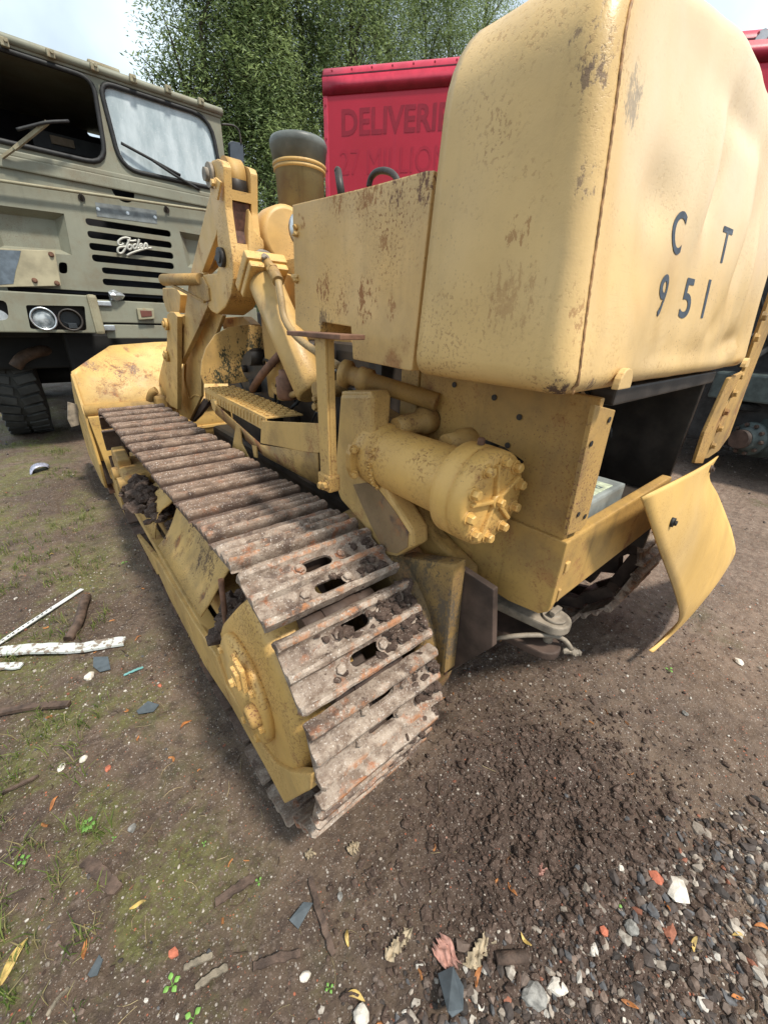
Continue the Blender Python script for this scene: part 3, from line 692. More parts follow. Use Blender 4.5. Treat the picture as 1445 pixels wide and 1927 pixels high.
# rear cross beam
BX0, BX1 = .79, 1.52
bm = NB(); bpts = [(1067, 1022), (1036, 1140), (1030, 1152), (1012, 1155), (956, 1131), (859, 1068), (790, 1024), (722, 1000), (700, 880), (800, 900)]
P3 = [at(*p, x=BX0) for p in bpts]; P3[-1].z = .925; P3[-2].z = .925
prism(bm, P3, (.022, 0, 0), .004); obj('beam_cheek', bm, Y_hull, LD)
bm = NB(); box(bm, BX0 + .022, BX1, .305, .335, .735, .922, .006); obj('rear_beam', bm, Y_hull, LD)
bm = NB(); box(bm, BX0 + .022, .86, .335, .82, .895, .918, .004); obj('beam_ledge', bm, GREY, LD)
bm = NB(); box(bm, .86, 1.6, .335, .70, .80, .83, .002); obj('battery_shelf', bm, STEEL_D, LD)
bm = NB(); box(bm, BX0 + .03, .84, .297, .305, .835, .862, .003); obj('beam_clip', bm, Y_mach, LD); bm = NB(); box(bm, BX0 + .024, .826, .295, .304, .755, .79, .003); obj('beam_clip', bm, Y_mach, LD)
# hull interior
bm = NB(); box(bm, 1.60, 1.62, .33, 1.2, .6, 1.25, .003); box(bm, .83, 1.6, 1.0, 1.03, .55, 1.25); obj('hull_bulkhead', bm, STEEL_D, LD)
bm = NB(); box(bm, .86, 1.6, .31, .36, 1.215, 1.25, .005); obj('hull_crossbar', bm, STEEL_D, LD)
bm = NB(); box(bm, .95, 1.5, .68, .98, .6, 1.05, .03); cyl(bm, (1.2, .66, .95), (1.2, .8, .95), .12); obj('transmission_case', bm, STEEL_D, LD)
bm = NB(); tube(bm, [(1.05, .9, 1.12), (1.10, .62, 1.13), (1.16, .52, 1.12), (1.20, .50, 1.06)], .022, 12); obj('hydraulic_pipe', bm, Y_dirty, LD)
bm = NB(); tube(bm, [(1.25, .9, 1.2), (1.27, .6, 1.19), (1.24, .55, 1.12), (1.28, .5, 1.0), (1.35, .6, .95)], .012, 10); tube(bm, [(.95, .9, 1.1), (1.0, .55, 1.14), (1.08, .48, 1.1), (1.2, .6, 1.0)], .010, 8); obj('rubber_hose', bm, BLACK, LD)
bm = NB(); prism(bm, [Vector(p) for p in [(.90, .50, 1.0), (.93, .44, .995), (1.45, .60, 1.0), (1.45, .66, 1.0)]], (0, 0, .02), .003); obj('broken_bracket', bm, RUSTD, LD)
# right-hand rear flanges with a row of bolts
bm = NB(); pxprism(bm, [(1372, 712), (1398, 700), (1372, 745), (1347, 800), (1322, 872), (1306, 872), (1325, 815), (1350, 760)], (0, .010, 0), .002, y=.282); obj('corner_flange', bm, Y_dirty, LD)
bm = NB(); pxprism(bm, [(1462, 520), (1470, 560), (1400, 742), (1372, 820), (1352, 848), (1332, 862), (1322, 864), (1345, 800), (1375, 745), (1400, 698)], (0, .010, 0), .002, y=.300); RF = obj('side_flange', bm, Y_dirty, LD)
for px, py in ((1432, 596), (1418, 636), (1389, 707), (1378, 740), (1362, 775), (1351, 806), (1338, 838)):
    bm = NB(); hexbolt(bm, at(px, py, y=.299), (0, -1, 0), .012, .011); obj('flange_bolt', bm, Y_dirty, RF)
# bent cover plate hanging loose from the right flange: rows run across the sheet
rowsL = [(1208, 936, .225), (1222, 975, .215), (1238, 1025, .202), (1255, 1072, .190), (1268, 1108, .178), (1277, 1140, .165), (1279, 1160, .160), (1272, 1178, .170), (1252, 1200, .190), (1220, 1223, .215)]
rowsR = [(1352, 858, .262), (1334, 896, .245), (1350, 930, .225), (1366, 970, .200), (1378, 1005, .178), (1383, 1040, .158), (1368, 1068, .152), (1340, 1100, .160), (1295, 1150, .185), (1222, 1224, .213)]
bm = NB(); G = []
for l, r in zip(rowsL, rowsR):
    a = at(l[0], l[1], y=l[2]); b = at(r[0], r[1], y=r[2]); row = []
    for j in range(13):
        t = j / 12; p = a.lerp(b, t); p.y -= .018 * math.sin(math.pi * t); row.append(p)
    G.append(row)
top = G[0]
for j in range(13):
    t = j / 12; top[j] = top[j] + Vector((0, 0, .014 * math.sin(t * math.pi)))
# refine rows
G2 = []
for i in range(len(G) - 1):
    for s in range(4):
        t = s / 4; p0, p1, p2, p3 = G[max(i - 1, 0)], G[i], G[i + 1], G[min(i + 2, len(G) - 1)]
        G2.append([.5 * ((2 * p1[j]) + (-p0[j] + p2[j]) * t + (2 * p0[j] - 5 * p1[j] + 4 * p2[j] - p3[j]) * t * t + (-p0[j] + 3 * p1[j] - 3 * p2[j] + p3[j]) * t ** 3) for j in range(13)])
G2.append(G[-1]); grid(bm, G2, .0045); BP = obj('bent_cover_plate', bm, Y_bent, LD)
for px, py, i, j, m_ in ((0, 0, 3, 2, BLACK), (0, 0, 1, 10, RUSTD)):
    p = G2[i * 2][j]; bm = NB(); cyl(bm, p + Vector((0, -.007, 0)), p + Vector((0, .004, 0)), .013, seg=16); hexbolt(bm, p + Vector((0, -.006, 0)), (0, -1, 0), .008, .004, False); obj('plate_bolt', bm, m_, BP)

bm = NB(); tube(bm, [(.86, 1.35, 1.20), (.80, 1.5, 1.08), (.82, 1.75, 1.05), (.88, 1.9, 1.1)], .014, 10); obj('fuel_pipe', bm, Y_dirty, LD)
bm = NB(); tube(bm, [(.86, 1.7, 1.24), (.79, 1.82, 1.12), (.80, 1.98, 1.03)], .018, 10); lathe(bm, (.80, 1.6, 1.04), (.80, 1.6, 1.16), [(0, .035), (.01, .045), (.09, .045), (.1, .03), (.12, .03)], 20); obj('fuel_filter', bm, RUST, LD)
bm = NB()
for k in range(5): tube(bm, [(1.0 + .1 * k, .62, 1.2), (.98 + .11 * k, .50, 1.08 - .03 * (k % 3)), (1.05 + .1 * k, .55, .98), (1.02 + .1 * k, .66, .9)], .006 + .002 * (k % 3), 8)
obj('rubber_hose', bm, BLACK, LD)
bm = NB(); cyl(bm, (1.22, .58, 1.14), (1.34, .60, 1.15), .028, seg=18); cyl(bm, (1.20, .578, 1.138), (1.23, .582, 1.141), .036, seg=18); obj('pipe_elbow', bm, Y_mach, LD)
bm = NB(); bar(bm, (.92, .42, .985), (1.30, .62, .99), .03, .012, .003); bar(bm, (1.0, .62, 1.02), (1.5, .7, 1.0), .05, .02, .004); obj('loose_bracket', bm, GREY, LD)
# --- big oil filter canister on the left side
FX, FZ = .672, 1.018
bm = NB(); lathe(bm, (FX, .86, FZ + .004), (FX, .40, FZ), [(.0, .03), (.005, .060), (.02, .078), (.045, .088), (.10, .090), (.105, .083), (.108, .083), (.345, .083), (.350, .083)], 48)
CAN = obj('filter_canister', bm, Y_cast, LD)
bm = NB(); lathe(bm, (FX, .515, FZ), (FX, .40, FZ), [(0, .083), (.002, .104), (.006, .108), (.048, .108), (.050, .104), (.054, .104), (.056, .108), (.086, .106), (.092, .100), (.0925, .05), (.0925, .002)], 56)
CAP = obj('canister_cap', bm, Y_cast, CAN)
yc = .515 - .0925
bm = NB()
for a in (90, 162, 234, 306, 18):
    d = Vector((math.cos(R_(a + 10)), 0, math.sin(R_(a + 10)))); m, L = frame_from(Vector((FX, yc - .004, FZ)), Vector((FX, yc - .004, FZ)) + d * .08, (0, 1, 0)); box(bm, -.0045, .0045, .0, .085, -.006, .006, .003, m)
cyl(bm, (FX, yc + .002, FZ), (FX, yc - .012, FZ), .016, seg=18); hexbolt(bm, (FX, yc - .010, FZ), (0, -1, 0), .010, .012, False); obj('cap_rib', bm, Y_cast, CAP)
for k in range(10):
    a = R_(12 + 36 * k); p = Vector((FX + .086 * math.cos(a), yc + .006, FZ + .086 * math.sin(a)))
    bm = NB(); cyl(bm, p, p + Vector((0, -.007, 0)), .0155, seg=16); hexbolt(bm, p + Vector((0, -.007, 0)), (0, -1, 0), .0112, .014, True, random.uniform(0, 1)); obj('cap_bolt', bm, Y_cast, CAP)
bm = NB(); hexbolt(bm, (FX - .002, .475, FZ + .107), (0, 0, 1), .008, .014, False); obj('bleed_plug', bm, RUST, CAP)
bm = NB(); lathe(bm, (FX, .752, FZ), (FX, .70, FZ), [(0, .0835), (.004, .0875), (.010, .088), (.015, .0835)], 40, False)
for k in range(26): a = R_(150 + k * 5); rock(bm, (FX + .087 * math.cos(a), .745 + .004 * math.sin(k * 2), FZ + .087 * math.sin(a)), .007, .7, 1, k)
obj('weld_bead', bm, Y_cast, CAN)
bm = NB(); prism(bm, [Vector((FX - .085 + a, .80, FZ + b)) for a, b in ((0, .035), (-.012, .045), (-.022, .02), (-.022, -.02), (-.012, -.048), (0, -.035), (.03, -.03), (.03, .03))], (0, .022, 0), .003)
hexbolt(bm, (FX - .095, .80, FZ + .034), (-.6, -1, 0), .009, .012); hexbolt(bm, (FX - .095, .80, FZ - .036), (-.6, -1, 0), .009, .012); obj('mounting_ear', bm, Y_cast, CAN)
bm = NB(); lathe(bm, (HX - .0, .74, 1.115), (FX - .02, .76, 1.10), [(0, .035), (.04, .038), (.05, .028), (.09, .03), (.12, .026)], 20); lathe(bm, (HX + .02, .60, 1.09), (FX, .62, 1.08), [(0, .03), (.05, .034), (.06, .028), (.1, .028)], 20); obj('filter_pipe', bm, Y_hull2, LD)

# --- step post with its top plate
bm = NB(); box(bm, .490, .497, .785, .828, .99, 1.318, .002); box(bm, .497, .505, .7, .757, .0, .0) if False else None
box(bm, .4975, .514, .785, .791, 1.0, 1.318, .002)
POST = obj('step_post', bm, Y_mach, LD)
bm = NB(); box(bm, .472, .535, .70, .925, 1.318, 1.328, .002); obj('post_plate', bm, RUST, POST)
bm = NB(); box(bm, .485, .52, .78, .835, .955, 1.0, .006); hexbolt(bm, (.485, .79, .975), (-1, 0, 0), .01, .01); hexbolt(bm, (.485, .81, .97), (-1, 0, 0), .01, .01); obj('post_foot', bm, Y_dirty, POST)

# --- cast support arm down to the track frame, final drive housing
bm = NB(); arm = [(640, 742), (697, 742), (699, 800), (704, 860), (735, 935), (775, 1000), (776, 1030), (745, 1048), (722, 1044), (680, 985), (640, 940), (628, 905), (634, 830)]
pxprism(bm, arm, (.06, 0, 0), .010, x=.618); ARM = obj('support_arm', bm, Y_mach, LD)
bm = NB(); pa = at(700, 862, x=.612); prism(bm, [at(*p, x=.6155) for p in [(664, 912), (690, 908), (712, 922), (742, 962), (768, 1002), (766, 1030), (746, 1042), (722, 1036), (696, 985), (678, 945)]], (.004, 0, 0), .001); obj('shade_patch', bm, paint('shade_brown_paint', (.25, .16, .08), 1, 1.3, 1.6, .55, 111.0, (.08, .05, .04), fade=0), ARM)  # shade of the arm's inclined face, painted on as a brown patch
for px, py in ((737, 1022), (757, 1008)):
    bm = NB(); p = at(px, py, x=.66); hexbolt(bm, (p.x, p.y, .835), (0, -.3, 1), .016, .018); obj('arm_bolt', bm, Y_dirty, ARM)
bm = NB(); pxprism(bm, [(642, 736), (696, 736), (702, 748), (700, 800), (645, 800)], (.06, 0, 0), .006, x=.622); obj('arm_head', bm, Y_mach, LD)
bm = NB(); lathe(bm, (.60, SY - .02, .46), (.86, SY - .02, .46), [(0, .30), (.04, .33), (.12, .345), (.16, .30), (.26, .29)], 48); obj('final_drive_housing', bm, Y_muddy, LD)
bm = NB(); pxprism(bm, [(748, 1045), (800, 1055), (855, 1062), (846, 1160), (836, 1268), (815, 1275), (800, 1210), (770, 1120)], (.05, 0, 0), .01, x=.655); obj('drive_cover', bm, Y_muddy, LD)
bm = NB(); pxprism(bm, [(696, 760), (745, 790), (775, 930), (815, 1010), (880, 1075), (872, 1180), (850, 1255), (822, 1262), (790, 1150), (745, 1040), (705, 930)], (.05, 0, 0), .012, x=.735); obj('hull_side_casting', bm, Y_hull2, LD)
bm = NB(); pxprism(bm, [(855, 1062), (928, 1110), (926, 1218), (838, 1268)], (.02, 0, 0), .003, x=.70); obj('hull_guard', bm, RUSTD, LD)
bm = NB(); bar(bm, at(856, 1064, x=.696), at(838, 1268, x=.696), .006, .012); obj('guard_edge', bm, RUST, LD)
bm = NB(); box(bm, .90, 1.78, .62, 1.05, .14, .70, .05); obj('rear_axle_case', bm, STEEL_D, LD)
bm = NB(); box(bm, .84, 1.66, .95, 2.9, .22, .66, .03); obj('belly_pan', bm, STEEL_D, LD)
# --- drawbar hitch
HZ = .60; H0 = at(1040, 1168, z=HZ)
def hitch_plate(z, t, cx, cy, L, r, nm, ma, ang):
    bm = NB(); pts = []; d = Vector((math.cos(ang), math.sin(ang), 0)); s = Vector((-d.y, d.x, 0)); c_ = Vector((cx, cy, z))
    for k in range(13): a = -math.pi / 2 + math.pi * k / 12; pts.append(c_ + d * r * math.cos(a) + s * r * math.sin(a))
    pts += [c_ - d * L + s * r * 1.1, c_ - d * L - s * r * 1.1]; prism(bm, pts, (0, 0, t), .006); return obj(nm, bm, ma, LD)
ang = math.atan2(-.85, .15)
hitch_plate(HZ - .015, .028, H0.x, H0.y, .30, .048, 'drawbar_plate', GREY, ang); hitch_plate(HZ - .10, .026, H0.x - .015, H0.y + .0, .30, .045, 'drawbar_plate', RUSTD, ang)
bm = NB(); cyl(bm, (H0.x, H0.y, HZ + .012), (H0.x, H0.y, HZ + .022), .033, seg=24); cyl(bm, (H0.x, H0.y, HZ - .12), (H0.x, H0.y, HZ + .03), .014, seg=16); box(bm, H0.x - .022, H0.x + .022, H0.y - .008, H0.y + .008, HZ + .03, HZ + .042, .003); obj('hitch_pin', bm, GREY, LD)
bm = NB(); box(bm, .92, 1.16, .52, .60, .42, .72, .01); hexbolt(bm, (.95, .52, .62), (0, -1, 0), .02, .018); hexbolt(bm, (.95, .52, .48), (0, -1, 0), .018, .018); obj('hitch_bracket', bm, RUST, LD)
bm = NB(); tube(bm, [(H0.x - .14, H0.y + .12, HZ - .08), (H0.x - .08, H0.y + .03, HZ - .03), (H0.x - .0, H0.y - .03, HZ - .04), (H0.x + .03, H0.y - .06, HZ - .08)], .007, 8)
for k in range(6): rock(bm, (H0.x + .02 + .008 * k, H0.y - .05 - .004 * k, HZ - .085 - .004 * k), .014, .8, 1, 70 + k)
obj('safety_clip', bm, GREY, LD)

# --- diamond-tread step and fender on the left
bm = NB(); st = [at(383, 724, x=.655), at(492, 792, x=.655), at(568, 782, x=.80), at(452, 722, x=.90)]
zz = sum(p.z for p in st[:2]) / 2
S = [Vector((.655, 2.28, 1.005)), Vector((.655, 1.52, .985)), Vector((.815, 1.50, .985)), Vector((.815, 2.28, 1.005))]
prism(bm, S, (0, 0, .006), .001); prism(bm, [S[0], S[1], S[1] + Vector((0, 0, -.055)), S[0] + Vector((0, 0, -.05))], (.006, 0, 0), .001)
for i in range(24):
    for j in range(6):
        y = 1.54 + i * .031; x = .672 + j * .026; a = .7 if (i + j) % 2 else -.7; c_ = Vector((x, y, .994 + (y - 1.5) * .026)); d = Vector((math.sin(a), math.cos(a), 0)) * .010; bar(bm, c_ - d, c_ + d, .004, .005)
for i in range(20):
    y = 1.56 + i * .037; bar(bm, Vector((.6535, y, .985)), Vector((.6535, y + .012, .945)), .003, .004)
STEP = obj('tread_step', bm, Y_mach, LD)
bm = NB(); pxprism(bm, [(492, 792), (600, 797), (601, 852), (590, 853), (490, 834)], (.008, 0, 0), .002, x=.64); obj('fender_end', bm, Y_mach, LD)
bm = NB(); A = [at(490, 836, x=.642), at(600, 853, x=.642), at(600, 905, x=.70), at(500, 860, x=.72), at(420, 790, x=.72), at(398, 765, x=.66)]
G = [[at(398, 752, x=.648), at(492, 836, x=.644), at(600, 853, x=.64)], [at(408, 778, x=.66), at(500, 858, x=.665), at(602, 912, x=.66)]]
grid(bm, G, .006); obj('fender_skirt', bm, Y_dirty, LD)
bm = NB(); arc_ = [(378, 705), (380, 680), (388, 655), (405, 630), (430, 616), (465, 611), (500, 615), (510, 640), (506, 700), (480, 716), (440, 722), (384, 722)]
pxprism(bm, arc_, (0, .01, 0), .002, y=2.05); FA = obj('fender_arch', bm, Y_arch, LD)
c = NB(); q = at(487, 690, y=2.05); cyl(c, q - Vector((0, .05, 0)), q + Vector((0, .05, 0)), .09, seg=28); cut(FA, c)
bm = NB(); box(bm, .665, .69, 1.0, 2.9, .62, .68, .004); obj('inner_rail', bm, Y_dirty, LD)
bm = NB(); pxprism(bm, [(444, 800), (452, 805), (455, 835), (470, 865), (436, 850), (440, 825)], (.006, 0, 0), .002, x=.64); pxprism(bm, [(474, 838), (482, 840), (484, 862), (478, 860)], (.006, 0, 0), .001, x=.64); obj('rail_bracket', bm, Y_mach, LD)
bm = NB(); pxprism(bm, [(400, 745), (424, 756), (430, 790), (412, 785)], (.02, 0, 0), .004, x=.68); obj('step_bracket', bm, Y_mach, LD)
bm = NB(); cyl(bm, (.64, 2.12, .945), (.70, 2.12, .945), .03, seg=20); obj('step_pivot', bm, Y_mach, LD)

# --- engine, hood, stack, work lamp
bm = NB(); box(bm, .92, 1.44, 1.15, 2.7, .6, 1.28, .03)
rr = random.Random(5)
for k in range(16): y = rr.uniform(1.2, 2.4); z = rr.uniform(.8, 1.25); cyl(bm, (.84 + rr.uniform(0, .05), y, z), (.93, y, z), rr.uniform(.015, .06), seg=14)
obj('engine_block', bm, STEEL_D, LD)
bm = NB()
for k in range(9):
    y = rr.uniform(1.3, 2.1); z = rr.uniform(.85, 1.2); tube(bm, [(.88, y, z), (.83 + rr.uniform(0, .04), y + .1, z + rr.uniform(-.1, .1)), (.86, y + .22, z + rr.uniform(-.15, .1)), (.9, y + .3, z)], rr.uniform(.004, .008), 8)
obj('engine_hose', bm, BLACK, LD)
bm = NB(); box(bm, .96, 1.40, 1.35, 2.12, 1.20, 1.60, .04); obj('engine_hood', bm, Y_mach, LD)
bm = NB(); tube(bm, [at(520, 500, x=.93), at(536, 560, x=.93), at(548, 600, x=.93)], .03, 12); pxprism(bm, [(500, 500), (552, 520), (600, 640), (560, 640), (520, 590)], (.02, 0, 0), .004, x=.93); obj('hood_side_panel', bm, Y_mach, LD)
q = at(520, 452, x=1.0); bm = NB(); lathe(bm, q + Vector((.0, .16, 0)), q + Vector((0, -.12, 0)), [(0, .02), (.02, .07), (.08, .105), (.18, .12), (.27, .118), (.28, .10)], 32)
LAMP = obj('work_lamp', bm, Y_cast, LD)
bm = NB(); q = at(546, 442, x=1.0); q.y -= .10; lathe(bm, q + Vector((0, -.02, .0)), q + Vector((.0, -.06, 0)), [(0, .070), (.012, .066), (.02, .045), (.025, .01)], 32); obj('lamp_lens', bm, CHROME, LAMP)
q = at(565, 395, x=1.16); bm = NB(); b0 = Vector((q.x, q.y, q.z - .25)); t_ = at(565, 278, y=q.y); top_z = t_.z; cx_ = (q.x + t_.x) / 2
def zat(py): return at(566, py, y=q.y).z
rpx = (at(617, 300, y=q.y).x - at(512, 300, y=q.y).x) / 2 * .86
ps = [(0, rpx * .78), (.25, rpx * .80)]
z0 = q.z - .25
lathe(bm, (cx_, q.y, z0), (cx_, q.y, z0 + 1), [(0, rpx * .80), (zat(330) - z0, rpx * .88), (zat(330) - z0 + .006, rpx * .92), (zat(316) - z0, rpx * .93), (zat(314) - z0, rpx * .91)], 48)
STK = obj('air_cleaner', bm, paint('cleaner_paint', (.22, .17, .075), .5, .3, 1.8, .5, 61, (.05, .05, .05), fade=0), LD)
bm = NB(); lathe(bm, (cx_, q.y, z0), (cx_, q.y, z0 + 1), [(zat(316) - z0 + .001, rpx * .93), (zat(285) - z0, rpx * 1.0), (zat(283) - z0, rpx * 1.02), (zat(274) - z0, rpx * 1.02), (zat(268) - z0, rpx * .97), (zat(264) - z0, rpx * .8), (zat(262) - z0, .001)], 48)
obj('cleaner_cap', bm, flat('grey_plastic_cap', (.11, .118, .108), .45, 0, .3, 8), STK)
bm = NB(); zr = zat(318); lathe(bm, (cx_, q.y, zr - .02), (cx_, q.y, zr + 1), [(0, rpx * .90), (.003, rpx * .945), (.010, rpx * .945), (.013, rpx * .925), (.016, rpx * .925), (.019, rpx * .965), (.028, rpx * .965), (.031, rpx * .92)], 48, cap=False); obj('cleaner_band', bm, Y_mach, STK)
bm = NB(); a_, b_ = at(636, 322, x=.98), at(644, 375, x=.98); cyl(bm, b_, a_, .014, .013, 14); rock(bm, a_, .0135, 1, 2, 1, 0); obj('control_lever', bm, STEEL_D, LD)
bm = NB(); tube(bm, [at(px, py, x=.95) for px, py in ((694, 352), (698, 335), (708, 324), (722, 321), (736, 325), (745, 334), (752, 350))], .009, 10); obj('grab_handle', bm, STEEL_D, LD)
bm = NB(); box(bm, .95, 1.42, .62, 1.05, 1.2, 1.42, .03); box(bm, .97, 1.40, .60, .70, 1.42, 1.5, .03); obj('seat', bm, BLACK, LD)

# --- loader linkage: tilt casting, links, lift cylinder
def Z6(pts): return [(280 + a / 4.25, 280 + b / 4.25) for a, b in pts]
def Z2(pts): return [(100 + a / 2.331, 280 + b / 2.331) for a, b in pts]
CXL = .72
bm = NB(); side = Z6([(478, 200), (482, 130), (505, 92), (545, 78), (580, 95), (597, 140), (604, 300), (612, 470), (636, 640), (660, 800), (672, 900), (676, 1040), (655, 1180), (610, 1270), (545, 1325), (500, 1300), (474, 1262), (478, 1180), (455, 1090), (432, 1010), (470, 1000), (545, 995), (560, 920), (560, 840), (548, 740), (545, 660), (520, 600), (505, 480), (492, 360)])
pxprism(bm, side, (.135, 0, 0), .006, x=CXL); CAST = obj('tilt_casting', bm, Y_cast, LD)
c = NB(); p0 = at(*Z6([(600, 130)])[0], x=CXL); p1 = at(*Z6([(604, 310)])[0], x=CXL)
box(c, CXL + .030, CXL + .105, p0.y - .06, p0.y + .30, p1.z, p0.z + .2)
cut(CAST, c); c = NB(); pxprism(c, Z6([(578, 400), (640, 390), (700, 745), (615, 745), (596, 640)]), (.078, 0, 0), 0, x=CXL); bmesh.ops.translate(c, vec=(.029, 0, 0), verts=c.verts[:]); cut(CAST, c); c = NB()

p4 = at(*Z6([(660, 845)])[0], x=CXL); p5 = at(*Z6([(664, 880)])[0], x=CXL); box(c, CXL + .04, CXL + .10, p4.y - .1, p4.y + .05, p5.z, p4.z); cut(CAST, c)
bm = NB(); pc = at(*Z6([(530, 200)])[0], x=CXL); cyl(bm, (CXL + .036, pc.y, pc.z), (CXL + .099, pc.y, pc.z), .062, seg=32); obj('link_eye', bm, Y_dirty, CAST)
bm = NB(); pc = at(*Z6([(505, 215)])[0], x=CXL); cyl(bm, (CXL - .014, pc.y, pc.z), (CXL, pc.y, pc.z), .040, seg=24); cyl(bm, (CXL - .03, pc.y, pc.z), (CXL, pc.y, pc.z), .022, seg=20); obj('pivot_pin', bm, GREY, CAST)
bm = NB(); pxprism(bm, Z6([(530, 225), (575, 265), (548, 410), (525, 400)]), (.008, 0, 0), .002, x=CXL - .02); hexbolt(bm, at(*Z6([(530, 275)])[0], x=CXL - .02), (-1, 0, 0), .012, .012); obj('pin_keeper', bm, Y_cast, CAST)
bm = NB(); pc = at(*Z6([(595, 870)])[0], x=CXL); cyl(bm, (CXL - .018, pc.y, pc.z), (CXL, pc.y, pc.z), .036, seg=24); cyl(bm, (CXL - .024, pc.y, pc.z), (CXL, pc.y, pc.z), .022, seg=20); hexbolt(bm, (CXL - .001, pc.y + .05, pc.z), (-1, 0, 0), .011, .012); obj('pivot_pin', bm, STEEL_D, CAST)
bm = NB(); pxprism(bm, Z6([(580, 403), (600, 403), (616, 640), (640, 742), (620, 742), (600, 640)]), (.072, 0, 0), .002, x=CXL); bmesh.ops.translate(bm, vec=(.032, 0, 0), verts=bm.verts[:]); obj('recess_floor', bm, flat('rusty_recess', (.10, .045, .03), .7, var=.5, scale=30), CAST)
bm = NB(); q1_ = at(*Z6([(604, 300)])[0], x=CXL); box(bm, CXL + .031, CXL + .104, pc.y, pc.y + .001, pc.z, pc.z + .001) if False else cyl(bm, (CXL + .037, at(*Z6([(530, 200)])[0], x=CXL).y - .012, at(*Z6([(530, 200)])[0], x=CXL).z - .035), (CXL + .098, at(*Z6([(530, 200)])[0], x=CXL).y - .012, at(*Z6([(530, 200)])[0], x=CXL).z - .035), .053, seg=24); obj('greasy_eye', bm, STEEL_D, CAST)
# flared lower right of the casting
bm = NB(); pr = [at(*p, y=1.83) for p in Z6([(800, 470), (830, 540), (850, 640), (922, 735), (928, 800), (860, 832), (800, 832), (796, 640)])]
prism(bm, [Vector((p.x, 1.83 + .02 * (1.6 - p.z), p.z)) for p in pr], (0, .14, 0), .008); obj('casting_flare', bm, Y_cast, LD)
# lift arm and links seen beyond the casting
bm = NB(); pxprism(bm, Z2([(690, 190), (722, 300), (718, 375), (655, 540), (700, 640), (640, 780), (560, 945), (548, 900), (572, 760), (600, 560), (650, 350)]), (.03, 0, 0), .004, x=.74); obj('lift_arm', bm, Y_mach, LD)
bm = NB(); pxprism(bm, Z2([(735, 330), (745, 420), (700, 520), (660, 560), (655, 530), (700, 430)]), (.03, 0, 0), .004, x=.80); obj('inner_web', bm, Y_dirty, LD)
bm = NB(); pxprism(bm, Z2([(500, 730), (512, 714), (530, 716), (545, 735), (546, 1145), (520, 1130), (495, 1105), (500, 950)]), (.03, 0, 0), .004, x=.70); TL = obj('tilt_link', bm, Y_mach, LD)
bm = NB(); pxprism(bm, Z2([(500, 860), (500, 1105), (447, 1105), (470, 980), (490, 900)]), (.03, 0, 0), .004, x=.735); obj('tilt_link', bm, Y_mach, LD)
for zz_ in ((503, 770), (505, 910)):
    bm = NB(); p = at(*Z2([zz_])[0], x=.70); cyl(bm, p - Vector((.02, 0, 0)), p, .035, seg=20); cyl(bm, p - Vector((.03, 0, 0)), p, .018, seg=16); obj('link_pin', bm, Y_cast, TL)
bm = NB(); pxprism(bm, Z2([(545, 725), (572, 730), (570, 770), (548, 800)]), (.1, 0, 0), .01, x=.73); pxprism(bm, Z2([(480, 610), (540, 610), (560, 640), (555, 720), (500, 715), (482, 660)]), (.04, 0, 0), .006, x=.76); obj('link_boss', bm, Y_mach, LD)
bm = NB(); pxprism(bm, Z2([(690, 700), (745, 730), (700, 850), (650, 960), (650, 1085), (600, 1190), (545, 1160), (555, 1010), (590, 860), (640, 760)]), (.02, 0, 0), .004, x=.80); LT_ = obj('loader_tower', bm, Y_mach, LD)
bm = NB(); tube(bm, [at(*p, x=.796) for p in Z2([(580, 940), (578, 1010), (590, 1070), (600, 1095), (622, 1080), (645, 1085)])], .006, 6); obj('tower_weld', bm, Y_cast, LT_)
bm = NB(); pxprism(bm, Z2([(660, 1095), (690, 1100), (640, 1170), (610, 1200), (600, 1190)]), (.03, 0, 0), .004, x=.82); obj('tower_gusset', bm, RUSTD, LD)
bm = NB(); pxprism(bm, Z2([(745, 740), (830, 735), (870, 770), (870, 790), (745, 790)]), (.05, 0, 0), .005, x=.88); box(bm, .84, .92, 1.75, 1.9, 1.0, 1.45, .02); obj('tower_crossbrace', bm, Y_dirty, LD)
# small triangular handle bracket
bm = NB(); a_, b_ = at(*Z2([(488, 575)])[0], x=.68), at(*Z2([(650, 572)])[0], x=.72); cyl(bm, a_, b_, .030, .026, 18); bar(bm, at(*Z2([(510, 592)])[0], x=.68), at(*Z2([(665, 672)])[0], x=.71), .012, .012); pxprism(bm, Z2([(600, 592), (655, 560), (680, 610), (685, 665), (650, 675), (605, 620)]), (.015, 0, 0), .003, x=.712); obj('handle_bracket', bm, Y_dirty, LD)
# lift cylinder with its flange and hose
ca, cb = at(498, 530, x=.80), at(590, 742, x=.80)
bm = NB(); d = (cb - ca).normalized(); L = (cb - ca).length
lathe(bm, ca, cb, [(0, .05), (.005, .067), (L * .55, .067), (L * .58, .067), (L - .01, .066), (L, .055)], 40); CY_ = obj('lift_cylinder', bm, Y_mach, LD)
m, _ = frame_from(ca - d * .05, cb, (1, 0, 0)); bm = NB()
box(bm, -.085, .085, -.01, .03, -.085, .085, .008, m); box(bm, -.08, .08, .034, .062, -.08, .08, .008, m); obj('cylinder_flange', bm, Y_cast, CY_)
bm = NB()
for px, py in ((487, 492), (500, 487), (487, 500)): hexbolt(bm, at(px, py, x=.79), (-.6, -.6, .5), .012, .016)
rock(bm, at(495, 482, x=.82), .04, .6, 2, 3, .1); obj('hose_fitting', bm, GREY, CY_)
bm = NB(); hp = [at(px, py, x=xx) for px, py, xx in ((500, 488, .80), (515, 510, .78), (524, 530, .765), (529, 560, .755), (536, 600, .75), (560, 635, .75), (600, 665, .76), (640, 690, .8))]
tube(bm, hp[2:], .0135, 12); obj('hydraulic_hose', bm, paint('hose_paint', (.40, .27, .12), 1, .2, 1.0, .55, 71, (.06, .06, .07), fade=0), CY_)
